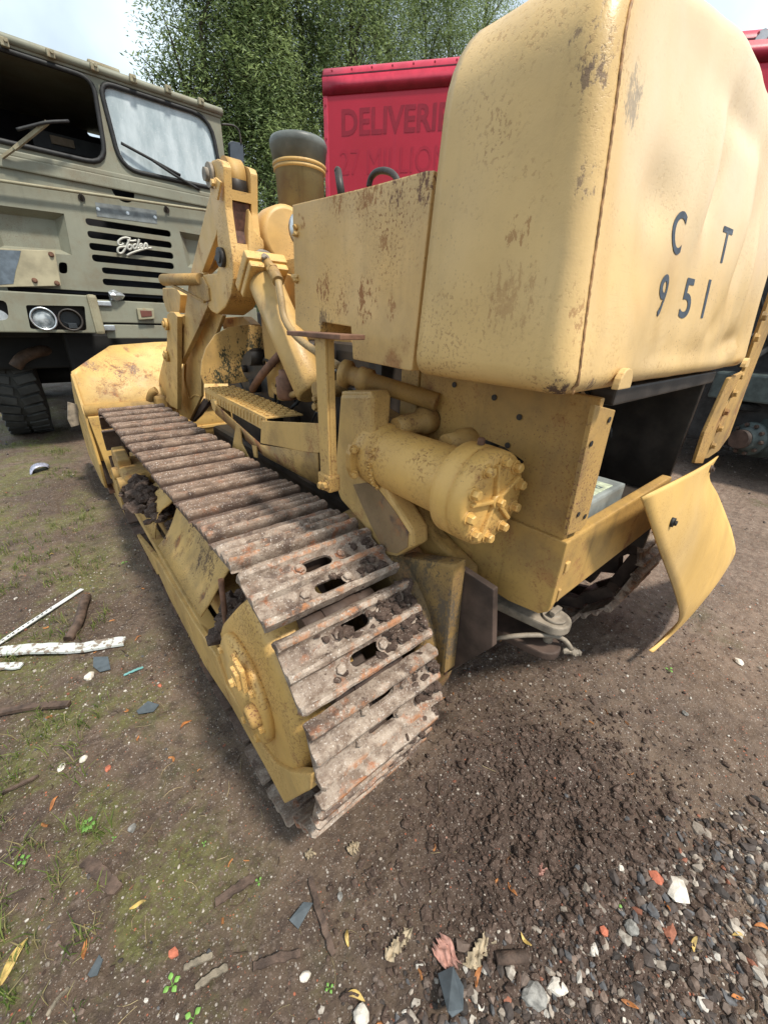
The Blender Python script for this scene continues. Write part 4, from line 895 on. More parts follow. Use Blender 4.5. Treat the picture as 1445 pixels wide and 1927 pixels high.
bm = NB(); cyl(bm, hp[0], hp[1], .016, seg=12); cyl(bm, hp[1], hp[2], .021, seg=12); cyl(bm, hp[1] - (hp[1] - hp[0]).normalized() * .02, hp[1], .023, seg=6); obj('hose_coupling', bm, Y_dirty, CY_)
bm = NB(); pc = at(594, 735, x=.74); cyl(bm, pc, pc + Vector((.12, 0, 0)), .03, seg=20); hexbolt(bm, at(596, 750, x=.74), (-1, 0, 0), .012, .012); hexbolt(bm, at(596, 765, x=.74), (-1, 0, 0), .014, .012); obj('cylinder_trunnion', bm, Y_dirty, CY_)
bm = NB(); lathe(bm, at(640, 700, x=.66), at(720, 725, x=.72), [(0, .02), (.01, .038), (.03, .038), (.035, .026), (.06, .026), (.065, .033), (.10, .033), (.105, .024), (.3, .024)], 20); obj('cross_pipe', bm, Y_dirty, LD)

# --- bucket ahead of the tracks
bm = NB(); A0, A1 = .165, 2.20; G = []
for x in list(np.linspace(A0 + .006, .56, 12)) + list(np.linspace(.62, A1 - .01, 16)):
    t = min(1, (x - A0) / .33); yt, zt_b = 3.745 + .36 * t, .962 + .145 * t + (.03 * min(1, (x - .48) / .4) if x > .48 else 0); w1 = .006 * math.sin(9 * x)
    G.append([Vector((x, y, z)) for y, z in ((3.70, .30), (3.68, .55), (3.69, .70), (3.70 + w1, .78), (lerp(3.72, yt, .35) + w1, lerp(.84, zt_b, .35)), (lerp(3.72, yt, .7), lerp(.86, zt_b, .7)), (yt, zt_b))])
grid(bm, G, .015); obj('bucket_back', bm, Y_bucket, LD)
bm = NB(); cyl(bm, (A0 + .01, 3.665, .695), (A1, 3.665, .695), .045, seg=16); obj('bucket_torque_tube', bm, Y_dirty, LD)
bm = NB(); prism(bm, [Vector((A0, y, z)) for y, z in ((3.66, .28), (3.64, .68), (3.73, .955), (3.80, .93), (4.2, .78), (4.6, .55), (4.9, .20), (4.95, .02), (4.1, -.02), (3.78, .04))], (.018, 0, 0), .004)
obj('bucket_side', bm, Y_bucket, LD)
bm = NB(); prism(bm, [Vector((A1 - .02, y, z)) for y, z in ((3.66, .28), (3.64, .68), (3.73, .955), (3.80, .93), (4.2, .78), (4.6, .55), (4.9, .20), (4.95, .02), (4.1, -.02), (3.78, .04))], (.018, 0, 0), .004); obj('bucket_side', bm, Y_bucket, LD)
bm = NB(); box(bm, A0 + .02, A1 - .02, 3.78, 4.92, -.02, .01, .004); obj('bucket_floor', bm, RUST, LD)
bm = NB(); prism(bm, [Vector((A0 + .018, 3.60, .66)), Vector((A0 + .14, 3.60, .66)), Vector((A0 + .16, 3.62, .16)), Vector((A0 + .05, 3.62, .16))], (0, .05, 0), .005); box(bm, A0 + .16, A1 - .2, 3.66, 3.70, .46, .485, .004); obj('bucket_stiffener', bm, Y_bucket, LD)
bm = NB(); box(bm, A0 + .02, A1 - .03, 3.685, 3.70, .10, .66, .004); obj('bucket_lower_back', bm, RUSTD, LD)
bm = NB(); tube(bm, [(.62, 3.66, .74), (.64, 3.62, .80), (.67, 3.60, .82)], .03, 10); box(bm, .64, .72, 3.55, 3.70, .55, .78, .02); obj('bucket_lug', bm, Y_dirty, LD)
bm = NB(); prism(bm, [at(*p, y=4.2) for p in [(128, 757), (148, 762), (150, 800), (135, 804), (128, 790)]], (0, .03, 0), .004); obj('bucket_tooth_shank', bm, GREY, LD)
# dried mud lumps on the rear shoes
def on_shoe(i, lx, ly, lz=.012):
    fr = shoe_frames()[0]; y, z, t = fr[i]; n = Vector((0, math.cos(t), math.sin(t))); X = Vector((1, 0, 0)); Yv = n.cross(X)
    return Vector((.4235, y, z)) + n * (.016 + lz) + X * lx + Yv * ly
rr = random.Random(9)
for i, cx_, n_, sp in ((0, .13, 40, .05), (1, .12, 170, .055), (3, .13, 230, .055), (4, .14, 90, .045), (1, -.06, 14, .02), (2, .15, 60, .04), (4, .04, 18, .03), (5, .1, 60, .07)):
    bm = NB()
    for k in range(n_):
        lx = min(.185, max(-.18, cx_ + rr.gauss(0, sp))); ly = rr.uniform(-.075, .075); rock(bm, on_shoe(i, lx, ly, rr.uniform(.004, .02)), rr.uniform(.006, .017), .8, 1, 5000 + i * 300 + k)
    if True: obj('caked_mud', bm, MUD, LD)


# ------------------------------------------------------------------ military truck behind the bucket
TY = 5.8; TR = empty('military_truck', (1.2, TY + 1.5, 0)); tag(TR, 'khaki military truck facing the yard with one windscreen missing', 'truck')
T = lambda px, py, y=TY: at(px, py, y=y)
def Z1(pts): return [(a / 3.01, b / 3.01) for a, b in pts]
zt = T(200, 135).z
def shift(pts, dy): return [Vector((p.x, p.y + dy, p.z)) for p in pts]
def cutslab(target, pts, y0=-.1, y1=.15):
    c = NB(); prism(c, shift(pts, y0), (0, y1 - y0, 0)); cut(target, c)
WR = rrect([T(193, 151), T(396, 199), T(424, 360), T(226, 322)], [.16, .22, .22, .2])
for p in WR: pass
cxw = 1.2
zr0, zr1, zr2 = T(390, 200).z, T(397, 354).z, T(200, 152).z
xl, xr = T(196, 200).x, T(404, 240).x
WRp = rrect([Vector((xl, TY, zr2 - .02)), Vector((xr - .04, TY, zr2 - .02)), Vector((xr + .02, TY, T(408, 356).z)), Vector((xl + .04, TY, T(230, 318).z))], [.12, .2, .2, .18])
cen = (xl + T(186, 200).x) / 2
WLp = [Vector((2 * cen - p.x, p.y, p.z)) for p in WRp][::-1]
zb = T(300, 556).z
bm = NB(); x0t, x1t = 2 * cen - (xr + .09), xr + .09
prism(bm, [Vector((x0t, TY, zb)), Vector((x1t, TY, zb)), Vector((x1t - .01, TY, zr2 + .03)), Vector((x0t + .01, TY, zr2 + .03))], (0, .03, 0), .004)
FACE = obj('front_panel', bm, KHAKI, TR)
cutslab(FACE, WRp); cutslab(FACE, WLp)
slots = [((160, 413), (321, 431), (322, 444), (165, 426)), ((164, 436), (323, 453), (324, 466), (168, 449)), ((168, 459), (326, 473), (327, 486), (171, 472)), ((173, 480), (327, 493), (328, 505), (176, 494)), ((192, 503), (321, 514), (322, 524), (194, 516)), ((193, 525), (312, 532), (312, 543), (196, 538))]
for s_ in slots:
    a = [T(*q) for q in s_]; x0_, x1_ = (a[0].x + a[3].x) / 2, (a[1].x + a[2].x) / 2; z1_ = (a[0].z + a[1].z) / 2; z0_ = (a[2].z + a[3].z) / 2
    cutslab(FACE, rrect([Vector((x0_, TY, z0_)), Vector((x1_, TY, z0_)), Vector((x1_, TY, z1_)), Vector((x0_, TY, z1_))], .035, 4))
hc = T(232, 358); c = NB(); cyl(c, hc - Vector((0, .1, 0)), hc + Vector((0, .1, 0)), .105, seg=28); cut(FACE, c)
cutslab(FACE, rrect([T(111, 493), T(127, 494), T(128, 515), T(112, 514)], .03, 3))
# recessed step panels either side of the grille
RC_ = [Vector((x0t + .03, TY, T(60, 396).z)), T(121, 402), T(136, 480), Vector((x0t + .03, TY, T(60, 466).z - .05))]
for mir in (False, True):
    pts = [Vector((2 * cen - p.x, p.y, p.z)) for p in RC_] if mir else RC_
    cutslab(FACE, pts); bm = NB(); ce = sum(pts, Vector()) / 4
    o_ = [bm.verts.new(p + Vector((0, .012, 0))) for p in pts]; inn = [bm.verts.new(Vector((lerp(p.x, ce.x, .25), TY + .11, lerp(p.z, ce.z, .28)))) for p in pts]
    for k in range(4): bm.faces.new((o_[k], o_[(k + 1) % 4], inn[(k + 1) % 4], inn[k]))
    bm.faces.new(inn); obj('recessed_panel', bm, KHAKI, TR)
# pressed ledge under the windscreens
bm = NB(); zl = T(200, 325).z; bar(bm, Vector((x0t - .01, TY - .012, zl - .01)), Vector((x1t + .01, TY - .012, zl - .01)), .03, .05, .012); box(bm, x0t, x1t, TY - .03, TY, T(240, 340).z - .10, zl - .03, .012); obj('windscreen_ledge', bm, KHAKI, TR)
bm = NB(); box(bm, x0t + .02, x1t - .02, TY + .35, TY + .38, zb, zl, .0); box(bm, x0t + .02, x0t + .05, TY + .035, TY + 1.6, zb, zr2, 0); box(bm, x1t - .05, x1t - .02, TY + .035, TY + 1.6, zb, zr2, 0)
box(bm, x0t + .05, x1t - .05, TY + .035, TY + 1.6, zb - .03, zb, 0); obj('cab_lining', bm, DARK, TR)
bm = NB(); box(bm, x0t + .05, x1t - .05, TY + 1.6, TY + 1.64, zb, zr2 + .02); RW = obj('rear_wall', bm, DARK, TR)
rw = [at(*q, y=TY + 1.6) for q in ((163, 227), (200, 233), (200, 262), (165, 255))]; c = NB(); prism(c, shift(rrect(rw, .05, 3), -.1), (0, .3, 0)); cut(RW, c)
bm = NB(); box(bm, x0t, x1t, TY + .01, TY + 1.68, zr2 + .02, zr2 + .05, .01)
for k in range(9): box(bm, x0t, x1t, TY - .02 + .0, TY + .02, zr2 - .0, zr2 + .055, .02) if k == 0 else None
obj('cab_roof', bm, KHAKI, TR)
bm = NB(); zt2 = T(200, 134).z; G = [[Vector((x, y, z)) for y, z in ((TY - .005, zr2 + .015), (TY - .045, zr2 + .03), (TY - .055, zr2 + .06), (TY - .03, (zr2 + zt2) / 2 + .05), (TY + .05, zt2), (TY + .3, zt2 + .01), (TY + 1.65, zt2 + .01))] for x in np.linspace(x0t - .01, x1t + .01, 12)]; grid(bm, G, .012); obj('roof_gutter', bm, KHAKI, TR)
for px, py in ((8, 77), (95, 99), (177, 124), (250, 146), (316, 166), (378, 190)):
    bm = NB(); p = T(px, py, TY - .06); box(bm, p.x - .03, p.x + .03, TY - .085, TY - .045, p.z - .04, p.z + .02, .008); cyl(bm, (p.x + .01, TY - .10, p.z), (p.x + .01, TY - .05, p.z), .014, seg=8); obj('gutter_clip', bm, KHAKI2, TR)
for wp, nm in ((WRp, 'r'), (WLp, 'l')):
    bm = NB(); tube(bm, shift(wp, -.006), .022, 8, closed=True, sub=1); obj('window_seal', bm, BLACK, TR)
def glassmat():
    n = NT('dusty_skytint_windscreen'); c = n.mix(n.rng(n.noise(2.5, 6, .65, None, (3, 3, 1)), .3, .7), (.30, .36, .38), (.50, .56, .58)); c = n.mix(n.math('MULTIPLY', n.rng(n.noise(60, 3, .6), .6, .7), .4), c, (.6, .62, .6))  # pale bluish: dust, with the sky's reflection painted into the colour
    return n.done(c, n.rng(n.noise(3, 5, .6), .3, .7, .18, .5), None, 0, .6)
bm = NB(); prism(bm, shift(WRp, .014), (0, .006, 0)); obj('dusty_skytint_windscreen', bm, glassmat(), TR)
# inside of the cab seen through the empty frame
bm = NB(); a, b = T(55, 238, TY + 1.2), T(195, 268, TY + 1.2); zc = a.z; box(bm, a.x, x1t - .1, TY + 1.2, TY + 1.5, zc - .16, zc, .01); obj('cab_shelf', bm, flat('shelf_grey', (.07, .075, .08), .6), TR)
bm = NB(); box(bm, T(55, 290, TY + 1.25).x, T(137, 290, TY + 1.25).x, TY + 1.22, TY + 1.5, zc - .75, zc - .16, .02); box(bm, T(137, 290, TY + 1.25).x + .02, x1t - .1, TY + 1.22, TY + 1.5, zc - .75, zc - .16, .02); obj('cab_seat_back', bm, flat('maroon_vinyl', (.055, .018, .02), .5), TR)
bm = NB(); p = T(118, 266, TY + 1.19); box(bm, p.x - .11, p.x + .11, TY + 1.17, TY + 1.19, p.z - .045, p.z + .03, .003); obj('cab_placard', bm, flat('cardboard', (.38, .30, .22), .8), TR)
# wipers, rail, hole rim, badge
bm = NB(); bar(bm, T(5, 296, TY - .05), T(30, 278, TY - .1), .03, .02); bar(bm, T(28, 280, TY - .1), T(90, 230, TY - .18), .04, .025); obj('wiper_arm', bm, KHAKI2, TR)
bm = NB(); tube(bm, [T(32, 244, TY - .18), T(60, 237, TY - .19), T(90, 230, TY - .2), T(130, 228, TY - .16)], .013, 6); obj('wiper_blade', bm, BLACK, TR)
bm = NB(); tube(bm, [T(228, 269, TY - .03), T(285, 300, TY - .05), T(340, 330, TY - .04)], .014, 6); tube(bm, [T(285, 300, TY - .06), T(330, 330, TY - .06), T(376, 357, TY - .03)], .014, 6); obj('wiper_blade', bm, BLACK, TR)
bm = NB(); tube(bm, [T(-60, 331, TY - .07), T(152, 362, TY - .07), T(312, 385, TY - .07), T(410, 399, TY - .07)], .014, 8, sub=2); obj('front_rail', bm, KHAKI2, TR)
for px, py in ((152, 364), (312, 387)):
    bm = NB(); tube(bm, [T(px, py, TY - .07), T(px + 1, py + 8, TY - .05), T(px + 2, py + 9, TY)], .012, 8); cyl(bm, T(px + 2, py + 8, TY - .015), T(px + 2, py + 8, TY), .03, seg=14); obj('rail_bracket', bm, STEEL_D, TR)
bm = NB(); prism(bm, [T(*p, TY - .0035) for p in Z1([(540, 1145), (888, 1192), (893, 1268), (552, 1225)])], (0, .003, 0)); obj('number_plate_patch', bm, flat('patch_grey', (.15, .165, .165), .6, var=.3, scale=14), TR)
for q in Z1([(558, 1184), (725, 1207), (880, 1231)]):
    bm = NB(); hexbolt(bm, T(*q, TY - .004), (0, -1, 0), .012, .01); obj('plate_rivet', bm, CHROME, TR)
bm = NB(); BD = TY - .03
for st in ([(742, 1352), (715, 1346), (690, 1352), (672, 1368), (674, 1385), (690, 1390), (702, 1380)], [(738, 1350), (725, 1380), (708, 1415), (692, 1434), (676, 1434), (668, 1420), (674, 1404), (695, 1398), (722, 1398)],
           [(722, 1362), (748, 1366), (775, 1362)], [(742, 1386), (728, 1392), (726, 1408), (738, 1414), (748, 1402), (742, 1386)], [(774, 1384), (760, 1388), (756, 1402), (764, 1410), (776, 1400), (786, 1370), (790, 1356)], [(776, 1400), (780, 1410), (790, 1404)],
           [(792, 1400), (806, 1392), (806, 1384), (796, 1384), (790, 1396), (796, 1408), (812, 1402)], [(816, 1410), (822, 1384), (828, 1380), (834, 1384), (836, 1394), (838, 1405), (862, 1406)], [(720, 1448), (745, 1434), (790, 1418), (830, 1408), (862, 1404)]):
    tube(bm, [T(*q, BD) for q in Z1(st)], .0125, 6, sub=3)
obj('maker_badge', bm, flat('badge_metal', (.42, .41, .36), .5, .3), TR)
# hinged panel beside the grille
bm = NB(); pp = [T(*q, TY - .09) for q in ((-25, 466), (104, 472), (116, 538), (-22, 541))]; prism(bm, pp, (0, .04, 0), .006); HPn = obj('hinged_panel', bm, flat('bare_panel', (.33, .29, .19), .7, var=.25, scale=5), TR)
bm = NB(); prism(bm, [T(*q, TY - .093) for q in ((-20, 469), (40, 472), (36, 490), (30, 510), (26, 534), (-18, 537))], (0, .002, 0)); obj('blue_paint_patch', bm, flat('blue_grey_paint', (.10, .125, .15), .6, var=.3), HPn)
for q in ((97, 479), (108, 533), (66, 528)):
    bm = NB(); hexbolt(bm, T(*q, TY - .092), (0, -1, 0), .018, .016); obj('panel_bolt', bm, RUST, HPn)
# bumper
BY_ = TY - .32
bm = NB(); zt_, zb_ = T(80, 551, BY_).z, T(80, 626, BY_).z; xe = T(176, 560, BY_).x
prism(bm, [Vector((-1.0, BY_, zb_)), Vector((xe, BY_, zb_)), Vector((xe, BY_, zt_)), Vector((-1.0, BY_, zt_))], (0, .05, 0), .012); BMP = obj('bumper', bm, KHAKI, TR)
lp = [T(49, 574, BY_), T(160, 576, BY_), T(164, 622, BY_), T(58, 619, BY_)]; c = NB(); prism(c, shift(rrect(lp, .02, 3), -.05), (0, .2, 0)); cut(BMP, c)
lp = [T(-30, 564, BY_), T(13, 565, BY_), T(18, 602, BY_), T(-30, 604, BY_)]; c = NB(); prism(c, shift(rrect(lp, .05, 3), -.05), (0, .2, 0)); cut(BMP, c)
bm = NB(); box(bm, -1.0, xe, BY_ + .045, BY_ + .30, zt_ - .03, zt_ - .002, .004); box(bm, -1.0, xe - .02, BY_ + .17, BY_ + .19, zb_, zt_ - .03, 0); obj('bumper_back', bm, STEEL_D, TR)
def lamp(px, py, r, filled):
    p = T(px, py, BY_ - .015); bm = NB(); lathe(bm, p + Vector((0, .12, 0)), p + Vector((0, -.03, 0)), [(0, r * .7), (.08, r), (.11, r * 1.06), (.125, r * 1.06), (.127, r * .92), (.10, r * .88)], 32, cap=False)
    o = obj('headlight', bm, CHROME if filled else STEEL_D, TR)
    if filled:
        bm = NB(); lathe(bm, p + Vector((0, .04, 0)), p + Vector((0, -.03, 0)), [(0, r * .9), (.02, r * .85), (.035, r * .5), (.042, .001)], 28)
        n = NT('lamp_glass'); n.done(n.mix(n.rng(n.noise(14, 3), .35, .65), (.12, .14, .15), (.42, .45, .46)), .10, None, 0, .8); obj('headlight_glass', bm, n.m, o)
    else:
        bm = NB(); cyl(bm, p + Vector((0, .09, 0)), p + Vector((0, .10, 0)), r * .9, seg=24); box(bm, p.x - .03, p.x + .04, p.y + .02, p.y + .08, p.z - .08, p.z - .03, .004); bar(bm, p + Vector((-.06, .05, -.02)), p + Vector((.06, .04, -.08)), .01, .01); obj('headlight_socket', bm, flat('socket_dark', (.04, .045, .05), .3, .3), o)
lamp(83, 600, .10, True); lamp(134, 602, .098, False)
p = T(0, 598, BY_ + .05); bm = NB(); cyl(bm, p + Vector((0, .03, 0)), p, .07, seg=20); obj('side_light', bm, CHROME, TR)
bm = NB(); BZ = TY - .22; box(bm, T(178, 566, BZ).x, x1t + .1, BZ, BZ + .05, T(250, 608, BZ).z, T(250, 567, BZ).z, .01); box(bm, T(200, 620, BZ).x, x1t + .1, BZ + .008, BZ + .05, T(250, 637, BZ).z, T(250, 611, BZ).z, .01); obj('centre_bumper', bm, KHAKI, TR)
bm = NB(); box(bm, xe - .06, xe + .03, BY_ - .03, BY_ + .12, zb_ - .01, zt_ + .01, .03); obj('bumper_end', bm, KHAKI2, TR)
bm = NB(); box(bm, T(183, 570, BZ - .03).x, T(210, 570, BZ - .03).x, BZ - .03, BZ, T(190, 576, BZ).z, T(190, 566, BZ).z, .01); obj('bumper_hinge', bm, CHROME, TR); bm = NB(); box(bm, T(181, 612, BZ - .03).x, T(216, 612, BZ - .03).x, BZ - .04, BZ, T(190, 622, BZ).z, T(190, 611, BZ).z, .01); obj('bumper_hinge', bm, CHROME, TR)
bm = NB(); prism(bm, [T(*q, BZ - .05) for q in ((258, 580), (290, 581), (292, 600), (262, 602))], (0, .05, 0), .008); LB = obj('marker_light', bm, KHAKI2, TR)
bm = NB(); prism(bm, [T(*q, BZ - .056) for q in ((264, 584), (286, 585), (287, 595), (267, 597))], (0, .01, 0), .004); obj('marker_lens', bm, flat('brown_lens', (.14, .05, .035), .35), LB)
bm = NB(); rock(bm, T(217, 556, BZ), .07, .8, 2, 5); box(bm, T(208, 560, BZ).x, T(220, 560, BZ).x, BZ - .02, BZ + .08, T(210, 566, BZ).z, T(210, 552, BZ).z, .01); obj('tow_catch', bm, CHROME, TR)
# mirror
bm = NB(); tube(bm, [T(417, 234), T(438, 236), T(450, 246), T(454, 272)], .010, 8); obj('mirror_arm', bm, STEEL_D, TR)
bm = NB(); prism(bm, rrect([T(433, 264), T(458, 270), T(460, 308), T(434, 303)], .03, 3), (0, .07, 0), .008); obj('mirror', bm, flat('mirror_back', (.05, .06, .075), .3, .0), TR)
# roof hatch
bm = NB(); hc_ = at(150, 108, y=TY + .8); lathe(bm, Vector((cen - .05, TY + .85, zt2)), Vector((cen - .05, TY + .85, zt2 + 1)), [(0, .52), (.10, .52), (.13, .50), (.14, .40), (.17, .05)], 40); obj('roof_hatch', bm, KHAKI, TR)
bm = NB(); box(bm, cen + .02, cen + .30, TY + .28, TY + .40, zt2, zt2 + .16, .02); obj('hatch_bracket', bm, KHAKI2, TR)
# chassis, wheels
bm = NB(); box(bm, .3, 2.2, TY + .1, TY + 6, .62, 1.15, .03); box(bm, -.45, 2.9, TY + .5, TY + .9, .75, 1.45, .03); box(bm, -.6, x0t + .25, TY + .1, TY + 1.6, 1.1, 1.5, .05); cyl(bm, (-.3, TY + 1.2, .62), (2.7, TY + 1.2, .62), .12, seg=16); obj('chassis', bm, flat('chassis_black', (.012, .012, .012), .8), TR)
bm = NB(); box(bm, x0t - .3, x1t + .3, TY + 2.2, TY + 6.5, 1.3, 2.4, .04); obj('load_bed', bm, KHAKI, TR)
bm = NB(); tube(bm, [at(30, 690, y=6.2), at(45, 672, y=6.2), at(80, 660, y=6.3), at(140, 655, y=6.6)], .06, 14); obj('exhaust_elbow', bm, flat('brown_exhaust', (.09, .055, .035), .6, var=.4), TR)
def wheel(x0_, x1_, yc, r, parent=TR):
    bm = NB(); xm = (x0_ + x1_) / 2; w_ = (x1_ - x0_); prof = [(0, r * .55), (.02, r * .78), (.03, r * .88), (.06, r * .95), (w_ / 2, r * .975), (w_ - .06, r * .95), (w_ - .03, r * .88), (w_ - .02, r * .78), (w_, r * .55)]
    lathe(bm, (x0_, yc, r - .11), (x1_, yc, r - .11), prof, 48)
    for k in range(34):
        for sgn in (-1, 1):
            a = 2 * math.pi * (k + (.5 if sgn > 0 else 0)) / 34; n = Vector((0, math.cos(a), math.sin(a))); c_ = Vector((xm + sgn * w_ * .24, yc, r - .11)) + n * (r * .965)
            m, L = frame_from(c_ - Vector((w_ * .2, 0, 0)), c_ + Vector((w_ * .2, 0, 0)), n); box(bm, -.045, .045, 0, L, -.02, .03, .008, m @ Matrix.Rotation(.25 * sgn, 4, 'Z'))
    o = obj('wheel', bm, TYRE, parent)
    bm = NB(); lathe(bm, (x0_ + .05, yc, r), (x0_ + .02, yc, r), [(0, r * .6), (.03, r * .5), (.06, r * .3), (-.02, r * .2), (-.03, .01)], 24); obj('hub', bm, KHAKI2, o)
wheel(-.52, -.03, TY + 1.25, .66); wheel(2.43, 2.92, TY + 1.25, .66); wheel(2.43, 2.92, TY + 4.2, .66); wheel(-.52, -.03, TY + 4.2, .66)

# ------------------------------------------------------------------ red trailer
HT = 4.0; PA = at(606, 119, z=HT); PB = at(1345, 50, z=HT); e = (PB - PA); e.z = 0; e.normalize(); nn = Vector((-e.y, e.x, 0)); nn = nn if nn.x > 0 else -nn   # nn points away from the camera
RT = empty('box_trailer', (PA.x + e.x * 4 + nn.x * 1.2, PA.y + e.y * 4 + nn.y * 1.2, 0)); tag(RT, 'tall red box trailer with ghost lettering of removed words on its side', 'trailer')
def W(s, d, z): return Vector((PA.x + e.x * s + nn.x * d, PA.y + e.y * s + nn.y * d, z))
def hitT(px, py):
    r = Vector(RM @ np.array([px - CX, py - CY, F])); t = (Vector((PA.x, PA.y, 0)).dot(nn)) / r.dot(nn); p = Vector((0, 0, CAMZ)) + r * t
    return (p - Vector((PA.x, PA.y, 0))).dot(e), p.z
mW = Matrix.Identity(4)
for i in range(3): mW[i][0] = e[i]; mW[i][1] = nn[i]
mW[0][3], mW[1][3] = PA.x, PA.y
zs = hitT(620, 143)[1]
bm = NB(); box(bm, .02, 9.5, .0, 2.4, 1.0, zs, 0.004, mW); obj('trailer_box', bm, RED, RT)
bm = NB(); r_ = .14; prof = [(-.006, zs - .01), (-.006, HT - r_)] + [(r_ - r_ * math.cos(R_(a)) - .006, HT - r_ + r_ * math.sin(R_(a))) for a in range(10, 91, 10)] + [(1.2, HT + .02), (2.4, HT)]
G = [[W(s, d, z) for d, z in prof] for s in np.linspace(-.0, 9.52, 30)]; grid(bm, G, .006); prism(bm, [W(0.0, d, z) for d, z in prof] + [W(0.0, 2.4, zs)], e * .01); obj('roof_rail', bm, RED_R, RT)
bm = NB(); box(bm, 0, .06, -.008, .06, 1.0, zs, .012, mW); obj('corner_post', bm, RED_R, RT)
bm = NB(); box(bm, .0, 9.5, -.0075, -.0055, zs - .004, zs + .008, 0, mW); obj('rail_seam', bm, flat('dark_red_seam', (.10, .01, .02), .6), RT)
for k in range(40):
    bm = NB(); p = W(.12 + k * .235, -.008, zs + .035); cyl(bm, p, p - nn * .006, .011, seg=8); obj('rivet', bm, RED_L, RT)
for k in range(9):
    bm = NB(); p = W(.03, -.009, zs - .25 - k * .3); cyl(bm, p, p - nn * .006, .010, seg=8); obj('rivet', bm, RED_L, RT)
for px, py, w_ in ((683, 113, .09), (735, 108, .12), (838, 100, .04), (1415, 58, .22), (1432, 57, .06)):
    s_, z_ = hitT(px, py); z_ = min(z_, HT - r_ - .01); bm = NB(); box(bm, s_ - w_ / 2, s_ + w_ / 2, -.0085, -.0045, z_ - .014, z_ + .004, 0, mW); obj('paint_chip', bm, WHITE, RT)
s_, z_ = hitT(1432, 68); bm = NB(); prism(bm, [W(s_ + a, -.0075, z_ + b) for a, b in ((-.05, -.04), (.04, -.05), (.06, .02), (.01, .05), (-.04, .03))], -nn * .002); obj('sticker_scrap', bm, flat('grey_scrap', (.45, .46, .5), .6), RT)
def ghost(s, pxa, pya, pyb, pxb, frac, shear=.0, mat=RED_L):
    b = text_pts(s, 1, shear, 0, 3, .022 if mat is RED_L else 0); xs_ = [v.co.x for v in b.verts]; ys_ = [v.co.y for v in b.verts]; s0_, z1_ = hitT(pxa, pya); z0_ = hitT(pxa, pyb)[1]; s1_ = hitT(pxb, pyb)[0]
    wdt = (s1_ - s0_) / frac; x0_, y0_ = min(xs_), min(ys_)
    for v in b.verts: v.co = W(s0_ + (v.co.x - x0_) / (max(xs_) - x0_) * wdt, -.003, z0_ + (v.co.y - y0_) / (max(ys_) - y0_) * (z1_ - z0_))
    for f in b.faces: f.normal_update()
    obj('ghost_lettering', b, mat, RT, recalc=False)
RED_F = flat('faint_lettering', (.35, .0065, .024), .45, var=.08, scale=9)
ghost('DELIVERIES', 643, 205, 257, 820, .80); ghost('27 MILLION', 640, 282, 330, 812, .86, mat=RED_F)
bm = NB(); box(bm, .3, 9.2, .5, 1.9, .7, 1.0, .02, mW)
for s_ in (6.2, 7.4):
    for d_ in (.15, 2.25): cyl(bm, W(s_, d_ - .14, .5), W(s_, d_ + .14, .5), .5, seg=32)
obj('trailer_chassis', bm, BLACK, RT)

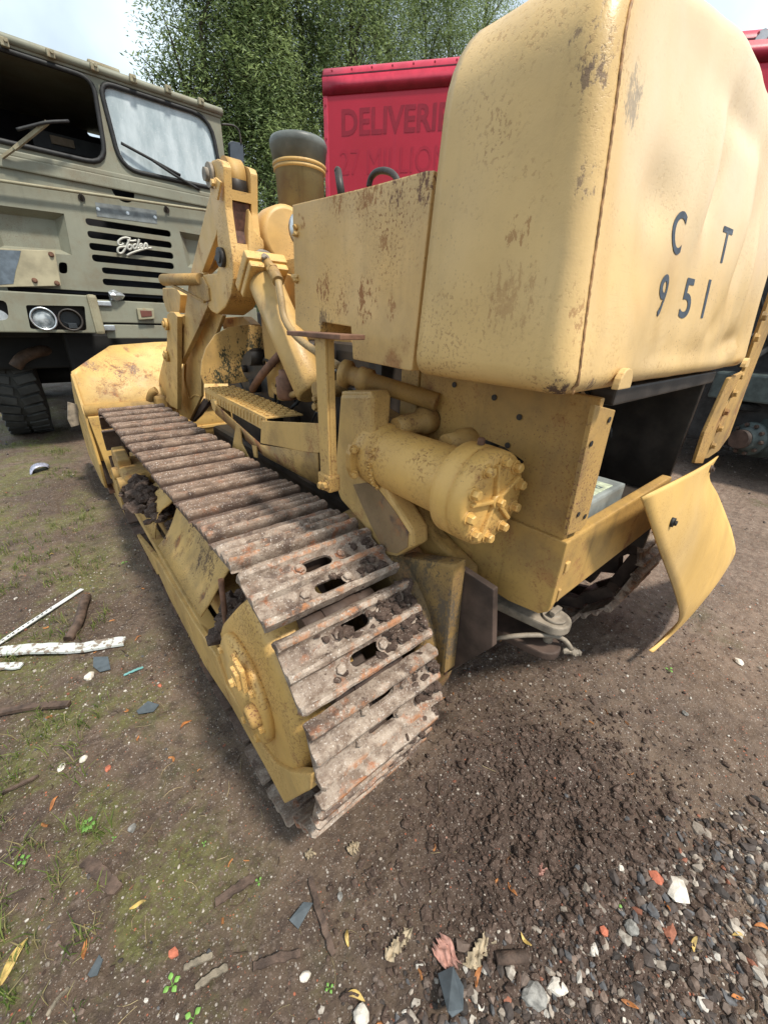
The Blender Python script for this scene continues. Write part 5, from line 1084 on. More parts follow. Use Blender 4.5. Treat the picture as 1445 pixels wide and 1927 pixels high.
# ------------------------------------------------------------------ trees
def tree(name, label, base, clumps, seed, height, nleaf, dens):
    r = np.random.default_rng(seed); root = empty(name, base); tag(root, label, 'tree', 'willows beyond the yard')
    bm = NB(); B = Vector(base); rr = random.Random(seed)
    for k in range(9):
        a = rr.uniform(0, 6.28); sp = rr.uniform(.3, 1.0); c_ = clumps[k % len(clumps)]; tgt = Vector(c_[:3]) + Vector((rr.uniform(-.5, .5) * c_[3], rr.uniform(-.5, .5) * c_[3], rr.uniform(-.4, .4) * c_[4]))
        s = B + Vector((.25 * math.cos(a), .25 * math.sin(a), 0)); mid = s.lerp(tgt, .45) + Vector((rr.uniform(-.4, .4), rr.uniform(-.4, .4), rr.uniform(0, .6)))
        r0 = rr.uniform(.09, .17); tube(bm, [s, mid, tgt], r0, 8, sub=5, rad=lambda t, r0=r0: r0 * (1 - .85 * t) + .012)
        for j in range(7):
            t = rr.uniform(.4, 1); p = mid.lerp(tgt, t) if t > .5 else s.lerp(mid, t * 2); q = p.lerp(tgt, .5) + Vector((rr.uniform(-.8, .8), rr.uniform(-.8, .8), rr.uniform(.0, .9)))
            tube(bm, [p, p.lerp(q, .5) + Vector((0, 0, .15)), q], .03, 5, sub=3, rad=lambda t: .03 * (1 - t) + .006)
    obj('trunk', bm, BARK, root)
    tot = sum(c[3] ** 2 * c[4] for c in clumps); P = []; CL = []
    for (x, y, z, rx, rz) in clumps:
        nc = int(nleaf * (.75 * (rx ** 2 * rz) / tot + .25 / len(clumps)) / dens)
        u = r.normal(size=(nc, 3)); u /= np.linalg.norm(u, axis=1, keepdims=True); rad = r.uniform(.35, 1.0, (nc, 1)) ** .5 * (1 + .18 * np.sin(u[:, :1] * 7 + seed) + .15 * r.normal(size=(nc, 1)))
        c_ = np.array([x, y, z]) + u * rad * np.array([rx, rx, rz])
        lum = np.clip(.5 + .5 * np.sin(c_[:, :1] * 3.1 + 2 * np.sin(c_[:, 2:] * 2.7)) * np.cos(c_[:, 2:] * 3.3) + r.normal(0, .22, (nc, 1)), 0, 1); 
        pts = np.repeat(c_, dens, 0) + r.normal(size=(nc * dens, 3)) * np.array([.15, .15, .19]); P.append(pts); CL.append(np.repeat(lum, dens, 0))
    P = np.concatenate(P); CL = np.concatenate(CL); n = len(P)
    nv = r.normal(size=(n, 3)) * .38 + np.array([-.25, -.45, .75]); d = r.normal(size=(n, 3)); d -= nv * (d * nv).sum(1, keepdims=True) / (nv * nv).sum(1, keepdims=True); d /= np.linalg.norm(d, axis=1, keepdims=True); s = np.cross(d, nv); s /= np.linalg.norm(s, axis=1, keepdims=True)
    ln = r.uniform(.04, .075, (n, 1)); wd = r.uniform(.010, .019, (n, 1))
    V = np.stack([P - d * ln, P + s * wd, P + d * ln, P - s * wd], 1).reshape(-1, 3); Fq = np.arange(4 * n).reshape(-1, 4)
    base_c = np.array([.075, .115, .040]) * (1 - CL) + np.array([.26, .33, .12]) * CL; base_c = base_c * r.uniform(.75, 1.25, (n, 1)); pale = r.uniform(0, 1, (n, 1)) < .10; base_c = np.where(pale, np.array([.28, .34, .17]), base_c)
    link('crown', np_mesh('crown', V, Fq, LEAF, np.repeat(base_c, 4, 0)), root)
def tp(px, py, y): p = at(px, py, y=y); return (p.x, p.y, p.z)
tree('willow_tree', 'bushy willow nearest the truck cab, leaning over its roof', (tp(420, 560, 11.5)[0], 11.5, 0), [(*tp(425, 60, 11.5), 1.3, 1.8), (*tp(470, 190, 11.8), 1.5, 2.0), (*tp(350, 170, 12), .75, .7), (*tp(520, 20, 12.5), 1.9, 2.4), (*tp(490, 350, 11.5), 1.4, 1.8), (*tp(420, -100, 12), 1.4, 1.6)], 21, 9, 92000, 26)
tree('willow_tree', 'willow in the middle with dark bare stems showing between leaves', (tp(640, 560, 13)[0], 13, 0), [(*tp(600, 90, 12.5), 2.2, 2.4), (*tp(570, 250, 12.5), 1.9, 2.2), (*tp(680, 30, 13.5), 2.2, 2.4), (*tp(560, 400, 12.0), 1.6, 1.8), (*tp(590, -60, 13), 2.3, 2.0)], 33, 9, 92000, 26)
tree('willow_tree', 'willow rising above the red trailer roof', (tp(800, 560, 14)[0], 14, 0), [(*tp(790, 40, 14), 2.4, 2.2), (*tp(860, 70, 15), 2.3, 2.2), (*tp(740, -30, 14), 2.2, 2.2), (*tp(880, -20, 15), 2.0, 2.0)], 47, 9, 80000, 26)
tree('willow_tree', 'low dense willow filling the gap behind the hood and stack', (tp(520, 560, 15)[0], 16, 0), [(*tp(470, 330, 16), 2.6, 3.0), (*tp(600, 330, 16), 2.6, 3.2), (*tp(530, 200, 17), 3.0, 2.6)], 59, 9, 45000, 26)
bm = NB(); G = [[Vector((x, 24 + 3 * math.sin(x * .2), z)) for z in (0, 1.5, 3.0 + .6 * math.sin(x * 1.1) + .4 * math.sin(x * 2.7))] for x in np.linspace(-6, 60, 80)]; grid(bm, G, 1.5); hd = obj('hedge', bm, flat('dark_hedge', (.03, .045, .018), .9, var=.5, scale=2, bump=1)); tag(hd, 'dark green hedge line far beyond the parked vehicles', 'hedge')

# ------------------------------------------------------------------ scrap chassis at the right edge
SX = 5.4; WC = empty('scrap_chassis', (6.2, 1.1, 0)); tag(WC, 'dark stripped vehicle chassis with a bare axle hub at the right edge', 'chassis')
S_ = lambda px, py, x=SX: at(px, py, x=x)
TEAL = flat('teal_grey_metal', (.05, .065, .062), .5, var=.35); DKM = flat('dark_scrap', (.02, .02, .02), .7, var=.5)
p = S_(1402, 826); q = S_(1445, 822)
ax = Vector((.9, -.45, 0)).normalized()
p0 = Vector((p.x, p.y, p.z)); bm = NB(); lathe(bm, p0 - ax * .05, p0 + ax * 1.2, [(0, .10), (.06, .12), (.07, .165), (.12, .17), (.13, .13), (.24, .13), (.25, .20), (.9, .22), (.92, .1)], 32); hub = obj('axle_drum', bm, TEAL, WC)
bm = NB()
for k in range(10): a = 2 * math.pi * k / 10; u = ax.cross(Vector((0, 0, 1))); hexbolt(bm, p0 + ax * .02 + (u * math.cos(a) + Vector((0, 0, 1)) * math.sin(a)) * .145, -ax, .02, .03, False)
cyl(bm, p0 - ax * .10, p0 + ax * .02, .095, seg=20); obj('hub_bolt', bm, RUSTD, hub)
bm = NB()
for a, b, r_ in (((1352, 780), (1460, 740), .03), ((1380, 745), (1460, 700), .05), ((1370, 762), (1470, 775), .04), ((1392, 690), (1470, 640), .03), ((1400, 640), (1460, 600), .012), ((1395, 600), (1420, 690), .012), ((1430, 560), (1452, 690), .012)):
    cyl(bm, S_(*a), S_(*b, SX + .4), r_, seg=8)
obj('bent_rod', bm, DKM, WC)
bm = NB(); a = S_(1392, 735); box(bm, a.x, a.x + 3, a.y - 2.0, a.y + .25, a.z - .10, a.z + .16, .02); obj('frame_rail', bm, TEAL, WC)
bm = NB(); a = S_(1400, 700); box(bm, a.x + .3, a.x + 3, a.y - 2.2, a.y + .9, a.z - .5, a.z + 1.0, .05); box(bm, a.x + .2, a.x + 3, a.y - 2, a.y + .6, .25, a.z, .05); obj('stripped_body', bm, DKM, WC)

# ------------------------------------------------------------------ loose stones, clods, grass
ICO0 = bmesh.new(); bmesh.ops.create_icosphere(ICO0, subdivisions=1, radius=1); iv0 = np.array([v.co[:] for v in ICO0.verts]); if0 = np.array([[v.index for v in f.verts] for f in ICO0.faces])
ICO1 = bmesh.new(); bmesh.ops.create_icosphere(ICO1, subdivisions=2, radius=1); iv1 = np.array([v.co[:] for v in ICO1.verts]); if1 = np.array([[v.index for v in f.verts] for f in ICO1.faces])
def scatter(name, xy, rad, cols, mat, label, seed, iv=iv0, iff=if0, squash=(.45, .8), sink=.25, jag=.22, elong=(.75, 1.3)):
    r = np.random.default_rng(seed); n = len(xy); k = len(iv); base = iv / np.linalg.norm(iv, axis=1, keepdims=True)
    A = np.tile(base[None], (n, 1, 1)); ph = r.uniform(0, 6.28, (n, 1, 3)); A = A * (1 + jag * np.sin(2.3 * A[:, :, :1] + 2.9 * A[:, :, 1:2] * np.cos(ph[:, :, :1]) + ph[:, :, 1:2]) + jag * .55 * r.uniform(-1, 1, (n, k, 1)))
    sc = np.stack([r.uniform(*elong, n), r.uniform(.65, 1, n), r.uniform(*squash, n)], 1)[:, None, :] * rad[:, None, None]; A = A * sc
    t = r.uniform(0, 6.28, n); tl = r.normal(0, .25, n); c, s = np.cos(t)[:, None], np.sin(t)[:, None]; ct, st = np.cos(tl)[:, None], np.sin(tl)[:, None]
    x, y, z = A[:, :, 0], A[:, :, 1], A[:, :, 2]; y, z = y * ct - z * st, y * st + z * ct; x, y = x * c - y * s, x * s + y * c
    zz = gz(xy[:, 0], xy[:, 1])[:, None]; V = np.stack([x + xy[:, :1], y + xy[:, 1:2], z + zz + (rad * squash[0] * (1 - 2 * sink))[:, None]], -1).reshape(-1, 3)
    Fq = (iff[None] + (np.arange(n) * k)[:, None, None]).reshape(-1, 3); o = link(name, np_mesh(name, V, Fq, mat, np.repeat(cols, k, 0))); tag(o, label, name.replace('_', ' '), kind='stuff'); return o
def clear(xy):   # keep off the two track footprints
    x, y = xy[:, 0], xy[:, 1]; return ~(((x > .2) & (x < .64) & (y > .48)) | ((x > 1.73) & (x < 2.17) & (y > .48)))
PAL = np.array([(.34, .29, .24), (.09, .072, .064), (.15, .115, .095), (.46, .41, .35), (.115, .115, .12), (.20, .145, .115), (.05, .042, .038), (.30, .12, .075), (.60, .56, .50)])
PW = np.array([.12, .22, .21, .06, .12, .13, .08, .025, .035])
def cols(n, r, w_=PW): c = PAL[r.choice(len(PAL), n, p=w_ / w_.sum())]; return np.clip(c * r.uniform(.75, 1.2, (n, 1)), 0, .8)
r1 = np.random.default_rng(101)
def field(n, x0_, x1_, y0_, y1_, fn):
    xy = np.stack([r1.uniform(x0_, x1_, n), r1.uniform(y0_, y1_, n)], 1); keep = (r1.uniform(0, 1, n) < fn(xy[:, 0], xy[:, 1])) & clear(xy); return xy[keep]
gr = lambda x, y: np.clip(.9 - (y - (.24 - .40 * x)) / .15 + 1.2 * vnoise(x, y, 4, 4, 9), 0, 1) * np.clip((x + .2) / .45, .2, 1) * np.clip((1.75 - x) / .4, 0, 1)
xy = field(24000, -.45, 1.9, -.5, .7, gr); rad = r1.lognormal(-5.2, .5, len(xy)).clip(.002, .02); scatter('gravel', xy, rad, cols(len(xy), r1), STONE, 'bank of loose mixed gravel along the near edge of the mud', 5, squash=(.45, .8), jag=.3)
xy = field(700, -.5, 1.9, -.5, .45, gr); rad = r1.uniform(.007, .017, len(xy)); scatter('gravel', xy, rad, cols(len(xy), r1), STONE, 'larger rounded stones among the gravel at the near edge', 6, iv1, if1, squash=(.5, .8), jag=.2)
xy = field(9000, -.8, 3.2, -.45, 3.0, lambda x, y: np.clip(.55 + 1.3 * vnoise(x, y, 3.1), .05, 1)); rad = r1.lognormal(-5.7, .42, len(xy)).clip(.0016, .010); scatter('grit', xy, rad, cols(len(xy), r1, np.array([.2, .08, .16, .2, .1, .1, .03, .06, .14])), STONE, 'small stones and pale grit strewn across the yard floor', 7)
xy = field(5000, -3, 9, 2.2, 9, lambda x, y: np.clip(.5 + 1.2 * vnoise(x, y, 1.1), .05, 1)); rad = r1.lognormal(-4.9, .4, len(xy)).clip(.004, .03); scatter('grit', xy, rad, cols(len(xy), r1), STONE, 'scattered stones on the far part of the yard', 8)
xy = field(2500, 2.2, 7.5, -1.2, 2.5, lambda x, y: np.clip(.4 + 1.2 * vnoise(x, y, 1.5), .05, 1)); rad = r1.lognormal(-4.9, .4, len(xy)).clip(.004, .03); scatter('grit', xy, rad, cols(len(xy), r1), STONE, 'pale stones scattered to the right beyond the hanging plate', 9)
ch = lambda x, y: np.exp(-(((x - .82) / .42) ** 2 + ((y - .12) / .33) ** 2)) * 1.2
xy = field(26000, .1, 1.9, -.45, .9, ch); rad = r1.lognormal(-5.35, .5, len(xy)).clip(.002, .018); soil = np.array([(.070, .046, .036)]) * r1.uniform(.6, 1.55, (len(xy), 1)); scatter('soil_clods', xy, rad, soil, MUD, 'dark crumbly clods of churned soil behind the near track', 10, squash=(.6, .95), jag=.3)
xy = field(9000, -.8, 2.6, -.45, 2.6, lambda x, y: np.clip(.35 + 1.4 * vnoise(x, y, 5.3), 0, 1)); rad = r1.lognormal(-5.7, .4, len(xy)).clip(.002, .009); scatter('soil_clods', xy, rad, np.full((len(xy), 3), .06), MUD, 'crumbs of brown soil over the yard floor', 12, squash=(.5, .8), jag=.3)
def grassfield(n, fn, seed, x0_, x1_, y0_, y1_, h, label, kind_name='grass', cl=((.06, .10, .02), (.22, .26, .07))):
    r = np.random.default_rng(seed); c_ = np.stack([r.uniform(x0_, x1_, n), r.uniform(y0_, y1_, n)], 1); c_ = c_[(r.uniform(0, 1, n) < fn(c_[:, 0], c_[:, 1])) & clear(c_)]; k = 9
    B = np.repeat(c_, k, 0) + r.normal(0, .012, (len(c_) * k, 2)); n = len(B); L = r.uniform(.35, 1, (n, 1)) * h; a = r.uniform(0, 6.28, (n, 1)); d = np.concatenate([np.cos(a), np.sin(a), np.zeros((n, 1))], 1); lean = r.uniform(.2, 1.1, (n, 1)); w_ = r.uniform(.0008, .0018, (n, 1)); s = np.concatenate([-np.sin(a), np.cos(a), np.zeros((n, 1))], 1)
    z0_ = gz(B[:, 0], B[:, 1])[:, None]; p0_ = np.concatenate([B, z0_ - .002], 1); up = np.array([0, 0, 1.]); p1_ = p0_ + L * .55 * (up + d * lean * .4); p2_ = p0_ + L * (up * .8 + d * lean)
    V = np.stack([p0_ - s * w_, p0_ + s * w_, p1_ + s * w_, p1_ - s * w_, p2_ + s * w_ * .2, p2_ - s * w_ * .2], 1).reshape(-1, 3); b = np.arange(n)[:, None] * 6; Fq = np.concatenate([b + np.array([0, 1, 2, 3]), b + np.array([3, 2, 4, 5])], 0)
    t = r.uniform(0, 1, (n, 1)); C = np.array(cl[0]) * (1 - t) + np.array(cl[1]) * t; dry = r.uniform(0, 1, (n, 1)) < .2; C = np.where(dry, np.array([.30, .25, .12]), C)
    o = link(kind_name, np_mesh(kind_name, V, Fq, LEAF, np.repeat(C, 6, 0))); tag(o, label, kind_name, kind='stuff')
gl = lambda x, y: np.clip(1.0 - (x + .28) / .28, 0, 1) * np.clip(.0 + 2.6 * vnoise(x, y, 3.3, 4, 4), 0, 1) * np.clip((3.2 - y), 0, 1)
grassfield(900, gl, 3, -.75, .2, .5, 3.2, .07, 'thin grass tufts in the moss left of the near track')
grassfield(3200, lambda x, y: np.clip(1.2 - (x + .15) / .25, 0, 1) * np.clip(.1 + 2.2 * vnoise(x, y, 1.9, 2, 4), 0, 1), 4, -3.5, .12, 2.6, 6.5, .06, 'low grass and moss beyond the boards at the left')

def twigs(name, n, x0_, x1_, y0_, y1_, lmin, lmax, wmax, col, label, seed, fn=lambda x, y: np.ones_like(x)):
    r = np.random.default_rng(seed); c_ = np.stack([r.uniform(x0_, x1_, n), r.uniform(y0_, y1_, n)], 1); c_ = c_[(r.uniform(0, 1, n) < fn(c_[:, 0], c_[:, 1])) & clear(c_)]; n = len(c_)
    a = r.uniform(0, 6.28, n); L = r.uniform(lmin, lmax, n); w_ = r.uniform(.25, 1, n) * wmax; P = []; bendv = r.normal(0, .18, n)
    for t in (-.5, -.17, .17, .5):
        cxx = c_[:, 0] + np.cos(a) * L * t - np.sin(a) * bendv * L * (1 - 4 * t * t); cyy = c_[:, 1] + np.sin(a) * L * t + np.cos(a) * bendv * L * (1 - 4 * t * t); zz = gz(cxx, cyy) + .002
        for sx, dz in ((-1, 0), (0, 1.5), (1, 0)): P.append(np.stack([cxx - np.sin(a) * w_ * sx, cyy + np.cos(a) * w_ * sx, zz + dz * w_], 1))
    V = np.stack(P, 1).reshape(-1, 3); fs = []
    for k in range(3):
        for q in range(2): fs.append([3 * k + q, 3 * k + q + 1, 3 * k + q + 4, 3 * k + q + 3])
    Fq = (np.array(fs)[None] + (np.arange(n) * 12)[:, None, None]).reshape(-1, 4); C = np.array(col)[None] * r.uniform(.5, 1.5, (n, 1))
    o = link(name, np_mesh(name, V, Fq, STONE, np.repeat(C, 12, 0))); tag(o, label, name.replace('_', ' '), kind='stuff')
twigs('dead_straw', 900, -.8, 1.6, -.45, 3.0, .012, .06, .0009, (.34, .27, .15), 'dead straw and grass stalks strewn over the mud', 71, lambda x, y: np.clip(.9 - x * .6, .15, 1))
twigs('twig_litter', 420, -.8, 1.6, -.45, 3.0, .012, .05, .0028, (.11, .075, .05), 'small brown twigs and bark crumbs on the yard floor', 72)
twigs('leaf_litter', 110, -.7, 1.6, -.45, 2.6, .010, .028, .0045, (.40, .17, .06), 'small orange brown leaf scraps on the yard floor', 73)

# ------------------------------------------------------------------ single pieces of litter
def gp(px, py, dz=0.0):
    p = at(px, py, z=0.0); p.z = float(gz(p.x, p.y)); p = at(px, py, z=p.z); p.z = float(gz(p.x, p.y)) + dz; return p
def thing(name, label, cat, bm, mat, group=None, smooth=None):
    o = obj(name, bm, mat, smooth=smooth); c_ = sum((v.co for v in o.data.vertices), Vector()) / len(o.data.vertices); o.data.transform(Matrix.Translation(-c_)); o.location = c_; tag(o, label, cat, group); return o
def strip(bm, pts, w_, th, seed=0, jag=.0):
    "flat board through ground points, ragged ends"
    rr = random.Random(seed); P = [Vector(p) for p in pts]; Q = []
    for a, b in zip(P, P[1:]):
        for k in range(6): Q.append(a.lerp(b, k / 6))
    Q.append(P[-1]); L, Rr = [], []
    for i, p in enumerate(Q):
        d = (Q[min(i + 1, len(Q) - 1)] - Q[max(i - 1, 0)]).normalized(); s = d.cross(Vector((0, 0, 1))).normalized(); ww = w_ / 2 * (1 - (.5 * jag if i in (0, len(Q) - 1) else 0))
        L.append(p + s * ww * (1 + rr.uniform(-jag, jag))); Rr.append(p - s * ww * (1 + rr.uniform(-jag, jag)))
    for A, B, C_, D in zip(L, L[1:], Rr[1:], Rr): prism(bm, [A, B, C_, D], (0, 0, th))
    bmesh.ops.remove_doubles(bm, verts=bm.verts[:], dist=.0003)
    ins = [f for f in bm.faces if all(len(e_.link_faces) > 2 for e_ in f.edges)]
WOODD = flat('wet_brown_wood', (.085, .055, .04), .75, var=.5, scale=30, bump=.6); WOODP = flat('grey_old_wood', (.20, .165, .12), .8, var=.4, scale=40, bump=.6)
def flaky():
    n = NT('flaking_white_paint'); c = n.mix(n.rng(n.noise(26, 8, .7), .50, .56), (.55, .57, .54), (.22, .17, .13)); return n.done(c, .7, n.bump(n.noise(26, 8, .7), .5, .004), 0, .3)
FLAKY = flaky(); BRICK = flat('broken_brick', (.42, .13, .075), .85, var=.25, scale=60, bump=.5); SLATE = flat('blue_grey_slate', (.075, .09, .10), .55, var=.2, scale=30)
LEAFO = flat('fallen_leaf_orange', (.34, .13, .04), .6, var=.55, scale=40); LEAFY = flat('fallen_leaf_yellow', (.42, .29, .09), .6, var=.5, scale=40); TEALP = flat('teal_plastic', (.14, .32, .30), .4); PAPER = flat('tattered_paper', (.34, .27, .18), .8, var=.3, scale=50, bump=.6); PINKM = flat('pink_rag', (.36, .19, .15), .8, var=.35, scale=60)
bm = NB(); strip(bm, [gp(-25, 1236, .015), gp(60, 1178, .02), gp(157, 1113, .012)], .024, .004)
for k in range(12): 
    p = gp(-5, 1222, .0).lerp(gp(140, 1124, .0), k / 12); 
st_ = thing('slotted_metal_strip', 'thin white metal strip lying across the mud above the flaking board', 'metal strip', bm, WHITE)
bm = NB()
for k in range(11):
    p = gp(10, 1212, .0225).lerp(gp(100, 1152, .0235), k / 10); d = (gp(100, 1152) - gp(10, 1212)).normalized(); q_ = p; bar(bm, q_ - d * .005, q_ + d * .005, .004, .0012)
so_ = obj('strip_slot', bm, BLACK); so_.parent = st_; so_.matrix_parent_inverse = Matrix.Translation(-st_.location); tag(so_, kind='stuff')
bm = NB(); strip(bm, [gp(-30, 1240, .02), gp(60, 1230, .022), gp(150, 1224, .012), gp(236, 1207, .008)], .055, .012, 3, .12); thing('painted_board', 'long flat board with flaking white paint and a bare brown end', 'board', bm, FLAKY)
bm = NB(); strip(bm, [gp(-10, 1262, .01), gp(45, 1256, .008)], .035, .008, 5, .2); thing('painted_board', 'short white scrap tucked under the near side of the flaking board', 'board', bm, FLAKY)
bm = NB(); tube(bm, [gp(166, 1128, .025), gp(160, 1150, .03), gp(150, 1178, .028), gp(128, 1202, .015)], .022, 12); thing('curved_pipe_stub', 'curved mud coated pipe stub beside the puddle', 'pipe', bm, WOODD)
bm = NB(); strip(bm, [gp(-20, 1348, .012), gp(60, 1336, .014), gp(131, 1324, .01)], .026, .014, 7, .1); thing('timber_batten', 'narrow brown batten at the left edge in the grass', 'batten', bm, WOODD)
bm = NB(); cc_ = gp(78, 886, .01)
G = [[cc_ + Vector((.055 * math.cos(t) * 1.3 + .01 * math.sin(3 * s), .05 * s + .02 * math.cos(t), .05 * abs(math.sin(t)) * (1 + .3 * math.sin(5 * s)))) for s in np.linspace(-1.3, 1.3, 7)] for t in np.linspace(.2, 3.4, 10)]; grid(bm, G, .003); thing('crushed_can', 'crushed silvery grey can on the grass left of the bucket', 'can', bm, flat('silver_can', (.36, .37, .46), .35, .3, .3, 60))
for px, py, r_, sd_, lab in ((205, 1449, .013, 1, 'flat pinkish brick chip left of the lower track in open mud'), (302, 1293, .010, 2, 'small orange brick chip just left of the bearing cap'), (327, 1794, .014, 3, 'oblong brick chip near the bottom edge among bark strips'), (1235, 1652, .024, 4, 'rounded red brick lump touching the big pale stone'), (1133, 1756, .014, 5, 'bright orange brick lump in the gravel near the seedling'), (205, 1440, .0, 0, '')):
    if r_: bm = NB(); rock(bm, gp(px, py, r_ * .3), r_, .55, 1, sd_ + 40, .12); thing('brick_fragment', lab, 'brick fragment', bm, BRICK)
PALE = flat('pale_flint', (.62, .56, .48), .7, var=.25, scale=50, bump=.4); GST = flat('grey_rock', (.23, .22, .20), .8, var=.45, scale=60, bump=.5)
for px, py, r_, m_, lab in ((1272, 1676, .027, PALE, 'largest cream white stone, beside the red brick lump'), (1046, 1860, .020, PALE, 'smooth white stone right of the slate shard near the bottom edge'), (1003, 1875, .026, GST, 'rough grey rock just left of the smooth white stone'), (574, 1838, .012, PALE, 'white pebble below the long bark strip'), (680, 1915, .022, PALE, 'white stone cut by the bottom edge of the view'), (1188, 1746, .019, GST, 'grey rock under the two leaf seedling'), (905, 1888, .012, PALE, 'small round white pebble right of the slate shard'), (1288, 1343, .012, GST, 'pale pebble lying alone on the bare ground at right'), (1390, 1245, .018, PALE, 'pale flat stone below the hanging plate to the right'), (1165, 1638, .008, PALE, 'thin upright flint in the churned soil'), (118, 1447, .012, PALE, 'whitish stone left of the pink brick chip'), (160, 1432, .014, PALE, 'flat white stone above the pink brick chip'), (250, 1560, .012, GST, 'blue grey pebble in open mud left of the track end'), (170, 1275, .022, PALE, 'broken white lump just below the flaking board'), (640, 1690, .010, GST, 'grey pebble in front of the track end')):
    bm = NB(); rock(bm, gp(px, py, r_ * .35), r_, .65, 2, int(px * 7 + py), .14); thing('stone', lab, 'stone', bm, m_)
bm = NB(); prism(bm, [gp(*q, .012 + .012 * k_) for k_, q in enumerate(((822, 1838), (850, 1826), (868, 1870), (866, 1915), (845, 1932), (836, 1925)))], (0, 0, .006), .001); thing('slate_shard', 'long pointed blue grey slate shard sticking out of the tattered rag', 'slate', bm, SLATE)
for pts, lab in ((((178, 1240), (205, 1238), (210, 1262), (190, 1268), (176, 1255)), 'dark grey slate chip at the bare end of the flaking board'), (((258, 1340), (280, 1322), (300, 1326), (290, 1340), (262, 1346)), 'dark blue slate sliver lying in the mud by the track rail'), (((168, 1838), (190, 1800), (196, 1808), (186, 1838), (172, 1842)), 'purple grey slate sliver near the bottom left'), (((545, 1735), (572, 1700), (590, 1702), (562, 1752)), 'triangular red brown slate by the long bark strip')):
    bm = NB(); prism(bm, [gp(*q, .006) for q in pts], (0, 0, .004), .0008); thing('slate_chip', lab, 'slate', bm, SLATE)
bm = NB(); strip(bm, [gp(234, 1272, .006), gp(255, 1266, .01), gp(271, 1258, .006)], .012, .002, 3, .3); thing('plastic_scrap', 'torn teal plastic scrap near the track rail', 'plastic scrap', bm, TEALP)
for k, (a, b, c_, w_, lab) in enumerate((((406, 1700), (440, 1680), (480, 1652), .020, 'short splintered bark strip left of the long one'), ((585, 1655), (600, 1715), (628, 1800), .016, 'long dark bark strip running down from the track end'), ((478, 1822), (520, 1808), (566, 1796), .016, 'dark curved bark strip near the bottom centre'), ((348, 1825), (375, 1812), (402, 1800), .012, 'thin grey splinter above the pale broken lath'), ((370, 1862), (398, 1842), (430, 1822), .013, 'pale broken lath near the bottom left'), ((92, 1915), (110, 1890), (132, 1860), .006, 'thin pale twig at the bottom left corner'), ((160, 1620), (190, 1648), (225, 1680), .030, 'flat mud covered board scrap by the tall grass'), ((-10, 1500), (30, 1485), (75, 1462), .010, 'dark stick in the moss at the left edge'))):
    bm = NB(); strip(bm, [gp(*a, .006), gp(*b, .012), gp(*c_, .006)], w_, .007, k, .3); thing('bark_strip', lab, 'wood scrap', bm, WOODP if 'pale' in lab or 'grey' in lab else WOODD)
bm = NB(); cyl(bm, gp(932, 1806, .012), gp(990, 1804, .012), .013, seg=16); thing('pipe_offcut', 'short brown pipe offcut lying level right of the tattered rag', 'pipe', bm, WOODD)
def crumple(cx_, cy_, w_, h_, seed, mat, lab, nm, cat):
    rr = random.Random(seed); c_ = gp(cx_, cy_, .008); f = [rr.uniform(0, 6.28) for _ in range(6)]
    G = [[c_ + Vector((u * w_ * (1 + .2 * math.sin(3 * v + f[0])) + .003 * math.sin(4 * v + f[0]), v * h_ * (1 + .22 * math.sin(9 * u + f[1]) + .2 * math.sin(23 * u + f[4])), .006 * abs(math.sin(3 * u + 2 * v + f[2])) + .003 * math.sin(9 * u - 4 * v + f[3]) + .0015 * math.sin(21 * v + 9 * u) + .002)) for v in np.linspace(-1, 1, 12)] for u in np.linspace(-1, 1, 26)]
    bm = NB(); grid(bm, G); grid(bm, [[p - Vector((0, 0, .0012)) for p in row] for row in G]); thing(nm, lab, cat, bm, mat)
crumple(838, 1800, .022, .028, 1, PINKM, 'crumpled pink and cream rag above the slate shard', 'rag', 'rag'); crumple(900, 1795, .045, .014, 2, PAPER, 'tattered tan paper strip right of the pink rag', 'torn_paper', 'paper'); crumple(750, 1780, .040, .012, 3, PAPER, 'curled tan paper strip left of the pink rag', 'torn_paper', 'paper'); crumple(665, 1600, .016, .014, 4, PAPER, 'small forked shred of bark paper just behind the track end', 'torn_paper', 'paper'); crumple(583, 1612, .012, .010, 5, PAPER, 'pale shred right beneath the lowest track shoe', 'torn_paper', 'paper'); crumple(1015, 1645, .014, .008, 6, PINKM, 'pinkish shred on the churned soil', 'rag', 'rag')
def leaf(px, py, L, a, mat, lab, seed, curl=.5):
    rr = random.Random(seed); c_ = gp(px, py, .006); d = Vector((math.cos(a), math.sin(a), 0)); s = Vector((-d.y, d.x, 0)); G = []
    for k in range(9):
        t = k / 8; w_ = L * .14 * math.sin(math.pi * min(1, t * .95 + .04)) ** .8; m_ = c_ + d * (t - .5) * L + s * L * .22 * curl * math.sin(t * 3) + Vector((0, 0, .010 * curl * math.sin(t * 5 + seed)))
        G.append([m_ - s * w_ + Vector((0, 0, .004)), m_, m_ + s * w_ + Vector((0, 0, .004))])
    bm = NB(); grid(bm, G, .0006); thing('fallen_leaf', lab, 'leaf', bm, mat)
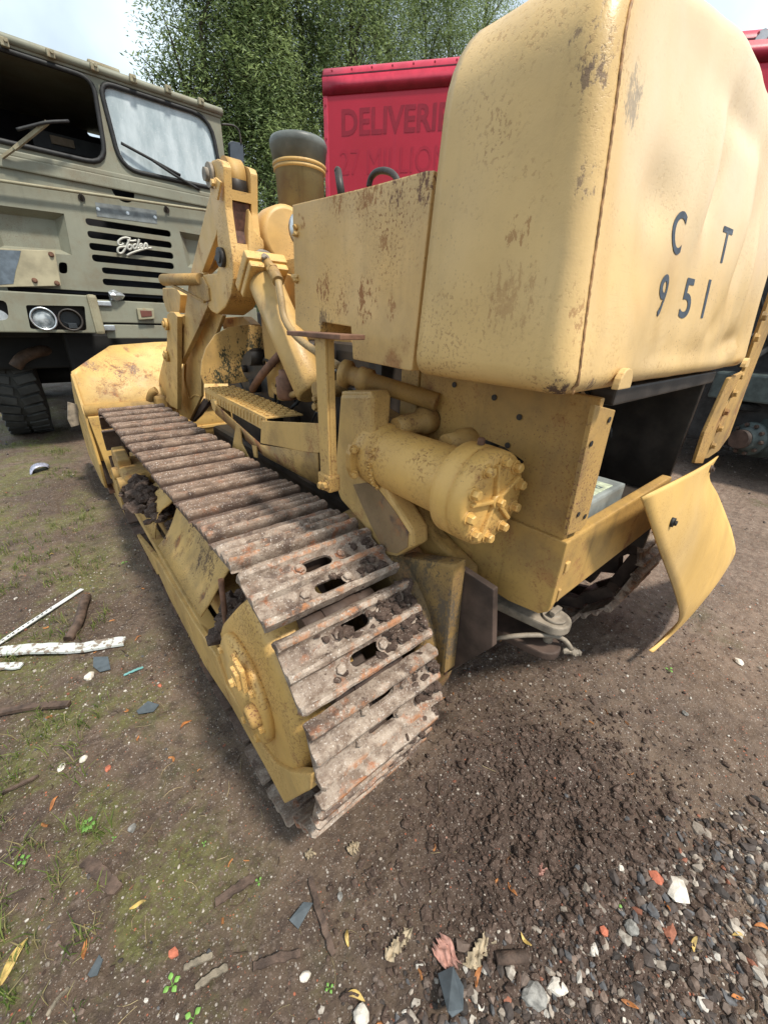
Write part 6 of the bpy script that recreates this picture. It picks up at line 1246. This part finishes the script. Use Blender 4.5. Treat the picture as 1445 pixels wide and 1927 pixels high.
LF = [(352, 1368, .06, .3, LEAFO, 'curled rust orange leaf beside the sprocket guard'), (262, 1392, .035, 1.2, LEAFO, 'small red leaf left of the track in the mud'), (165, 1790, .05, 1.3, LEAFO, 'upright orange leaf among grass near the bottom left'), (262, 1708, .05, -.3, LEAFY, 'pale hooked leaf in open mud at lower left'), (105, 1515, .05, .9, LEAFO, 'brown orange leaf on a grass stem at the left'), (655, 1765, .04, 1.0, LEAFY, 'yellow leaf right of the long bark strip'), (668, 1880, .06, -.9, LEAFY, 'folded golden leaf above the bottom edge'), (963, 1675, .045, 1.3, LEAFO, 'thin orange leaf on the churned soil'), (988, 1770, .04, 1.5, LEAFY, 'slim yellow leaf above the pipe offcut'), (900, 1840, .05, .3, LEAFO, 'curved orange leaf right of the slate shard'), (1305, 1780, .045, .1, LEAFY, 'tan leaf lying flat in the gravel'), (1385, 1765, .035, -.9, LEAFY, 'yellow green leaf in the gravel at the right'), (1432, 1750, .05, -1.0, LEAFO, 'orange leaf at the right edge over the gravel'), (1255, 1705, .03, .8, LEAFO, 'leaf tucked beneath the largest cream stone'), (1385, 1880, .04, -.8, LEAFO, 'orange leaf near the bottom right corner'), (1180, 1895, .045, -1.1, LEAFO, 'rusty leaf near the bottom edge right of centre'), (30, 1812, .10, .8, LEAFY, 'long yellow leaf at the bottom left corner'), (260, 1200, .04, .3, LEAFO, 'orange leaf between the board and the track rail'), (98, 1044, .03, 0, LEAFY, 'small yellow leaf on the moss at the far left'), (165, 1120, .035, .5, LEAFO, 'red brown leaf at the end of the white metal strip')]
for k, (px, py, L, a, m_, lab) in enumerate(LF): leaf(px, py, L * .8, a, m_, lab, k)
def seedling(px, py, r_, n, lab):
    c_ = gp(px, py, .0); bm = NB(); rr = random.Random(int(px))
    for k in range(n):
        a = 6.28 * k / n + rr.uniform(-.3, .3); d = Vector((math.cos(a), math.sin(a), 0)); s = Vector((-d.y, d.x, 0)); h = rr.uniform(.4, 1) * r_
        cyl(bm, c_, c_ + d * r_ * .4 + Vector((0, 0, h)), .0007, seg=5)
        G = [[c_ + d * r_ * (.4 + t * 1.0) + s * r_ * w_ * .42 * math.sin(math.pi * min(.97, t + .05)) + Vector((0, 0, h + .12 * r_ * math.sin(3 * t) + abs(w_) * .1 * r_)) for w_ in (-1, 0, 1)] for t in np.linspace(0, 1, 6)]; grid(bm, G, .0005)
    thing('seedling', lab, 'seedling', bm, LEAFG)
LEAFG = flat('fresh_green_leaf', (.15, .30, .06), .5, var=.2)
for k, q in enumerate([(167, 1555, .016, 7, 'leafy seedling cluster in the mud at the left'), (325, 1855, .014, 4, 'four leaf seedling at the bottom left'), (487, 1660, .008, 3, 'tiny seedling beside the splintered bark strip'), (1168, 1706, .010, 2, 'bright two leaf seedling above the grey rock'), (1258, 1262, .014, 3, 'lone sprig growing on bare ground below the hanging plate'), (365, 1918, .014, 3, 'bright seedling cut by the bottom edge'), (48, 1622, .012, 4, 'small green weed near the left edge'), (620, 1860, .008, 4, 'minute weed below the long bark strip'), (235, 1062, .015, 3, 'green weed on the moss beside the track frame'), (385, 1590, .006, 3, 'pair of tiny round leaves in open mud'), (215, 1578, .006, 3, 'minute seedling right of the leafy cluster')]): seedling(*q)
# battery sitting in the open hull
bm = NB(); bt = [at(1118, 975, z=.99), at(1217, 920, z=.99)]; box(bm, .865, 1.22, .345, .56, .832, .955, .008); bat = obj('battery', bm, flat('dusty_battery_case', (.23, .25, .24), .6, var=.3)); tag(bat, 'dusty grey battery lying in the open hull behind the corner flange', 'battery')
bm = NB(); box(bm, .93, 1.16, .36, .42, .9555, .958, .001); o = obj('battery_sticker', bm, flat('pale_sticker', (.50, .55, .40), .5, var=.3, scale=60)); o.parent = bat
b = text_pts('Banner', .05, 0, 0, 2)
for v in b.verts: v.co = Vector((1.05 - v.co.x, .388 - v.co.y, .959))
bmesh.ops.reverse_faces(b, faces=b.faces[:]); o = obj('battery_writing', b, flat('sticker_ink', (.12, .15, .16), .6), recalc=False); o.parent = bat
bm = NB(); rock(bm, (.98, .46, .965), .018, .8, 2, 4); cyl(bm, (.98, .46, .955), (.98, .46, .985), .009, seg=12); o = obj('battery_terminal', bm, GREY); o.parent = bat
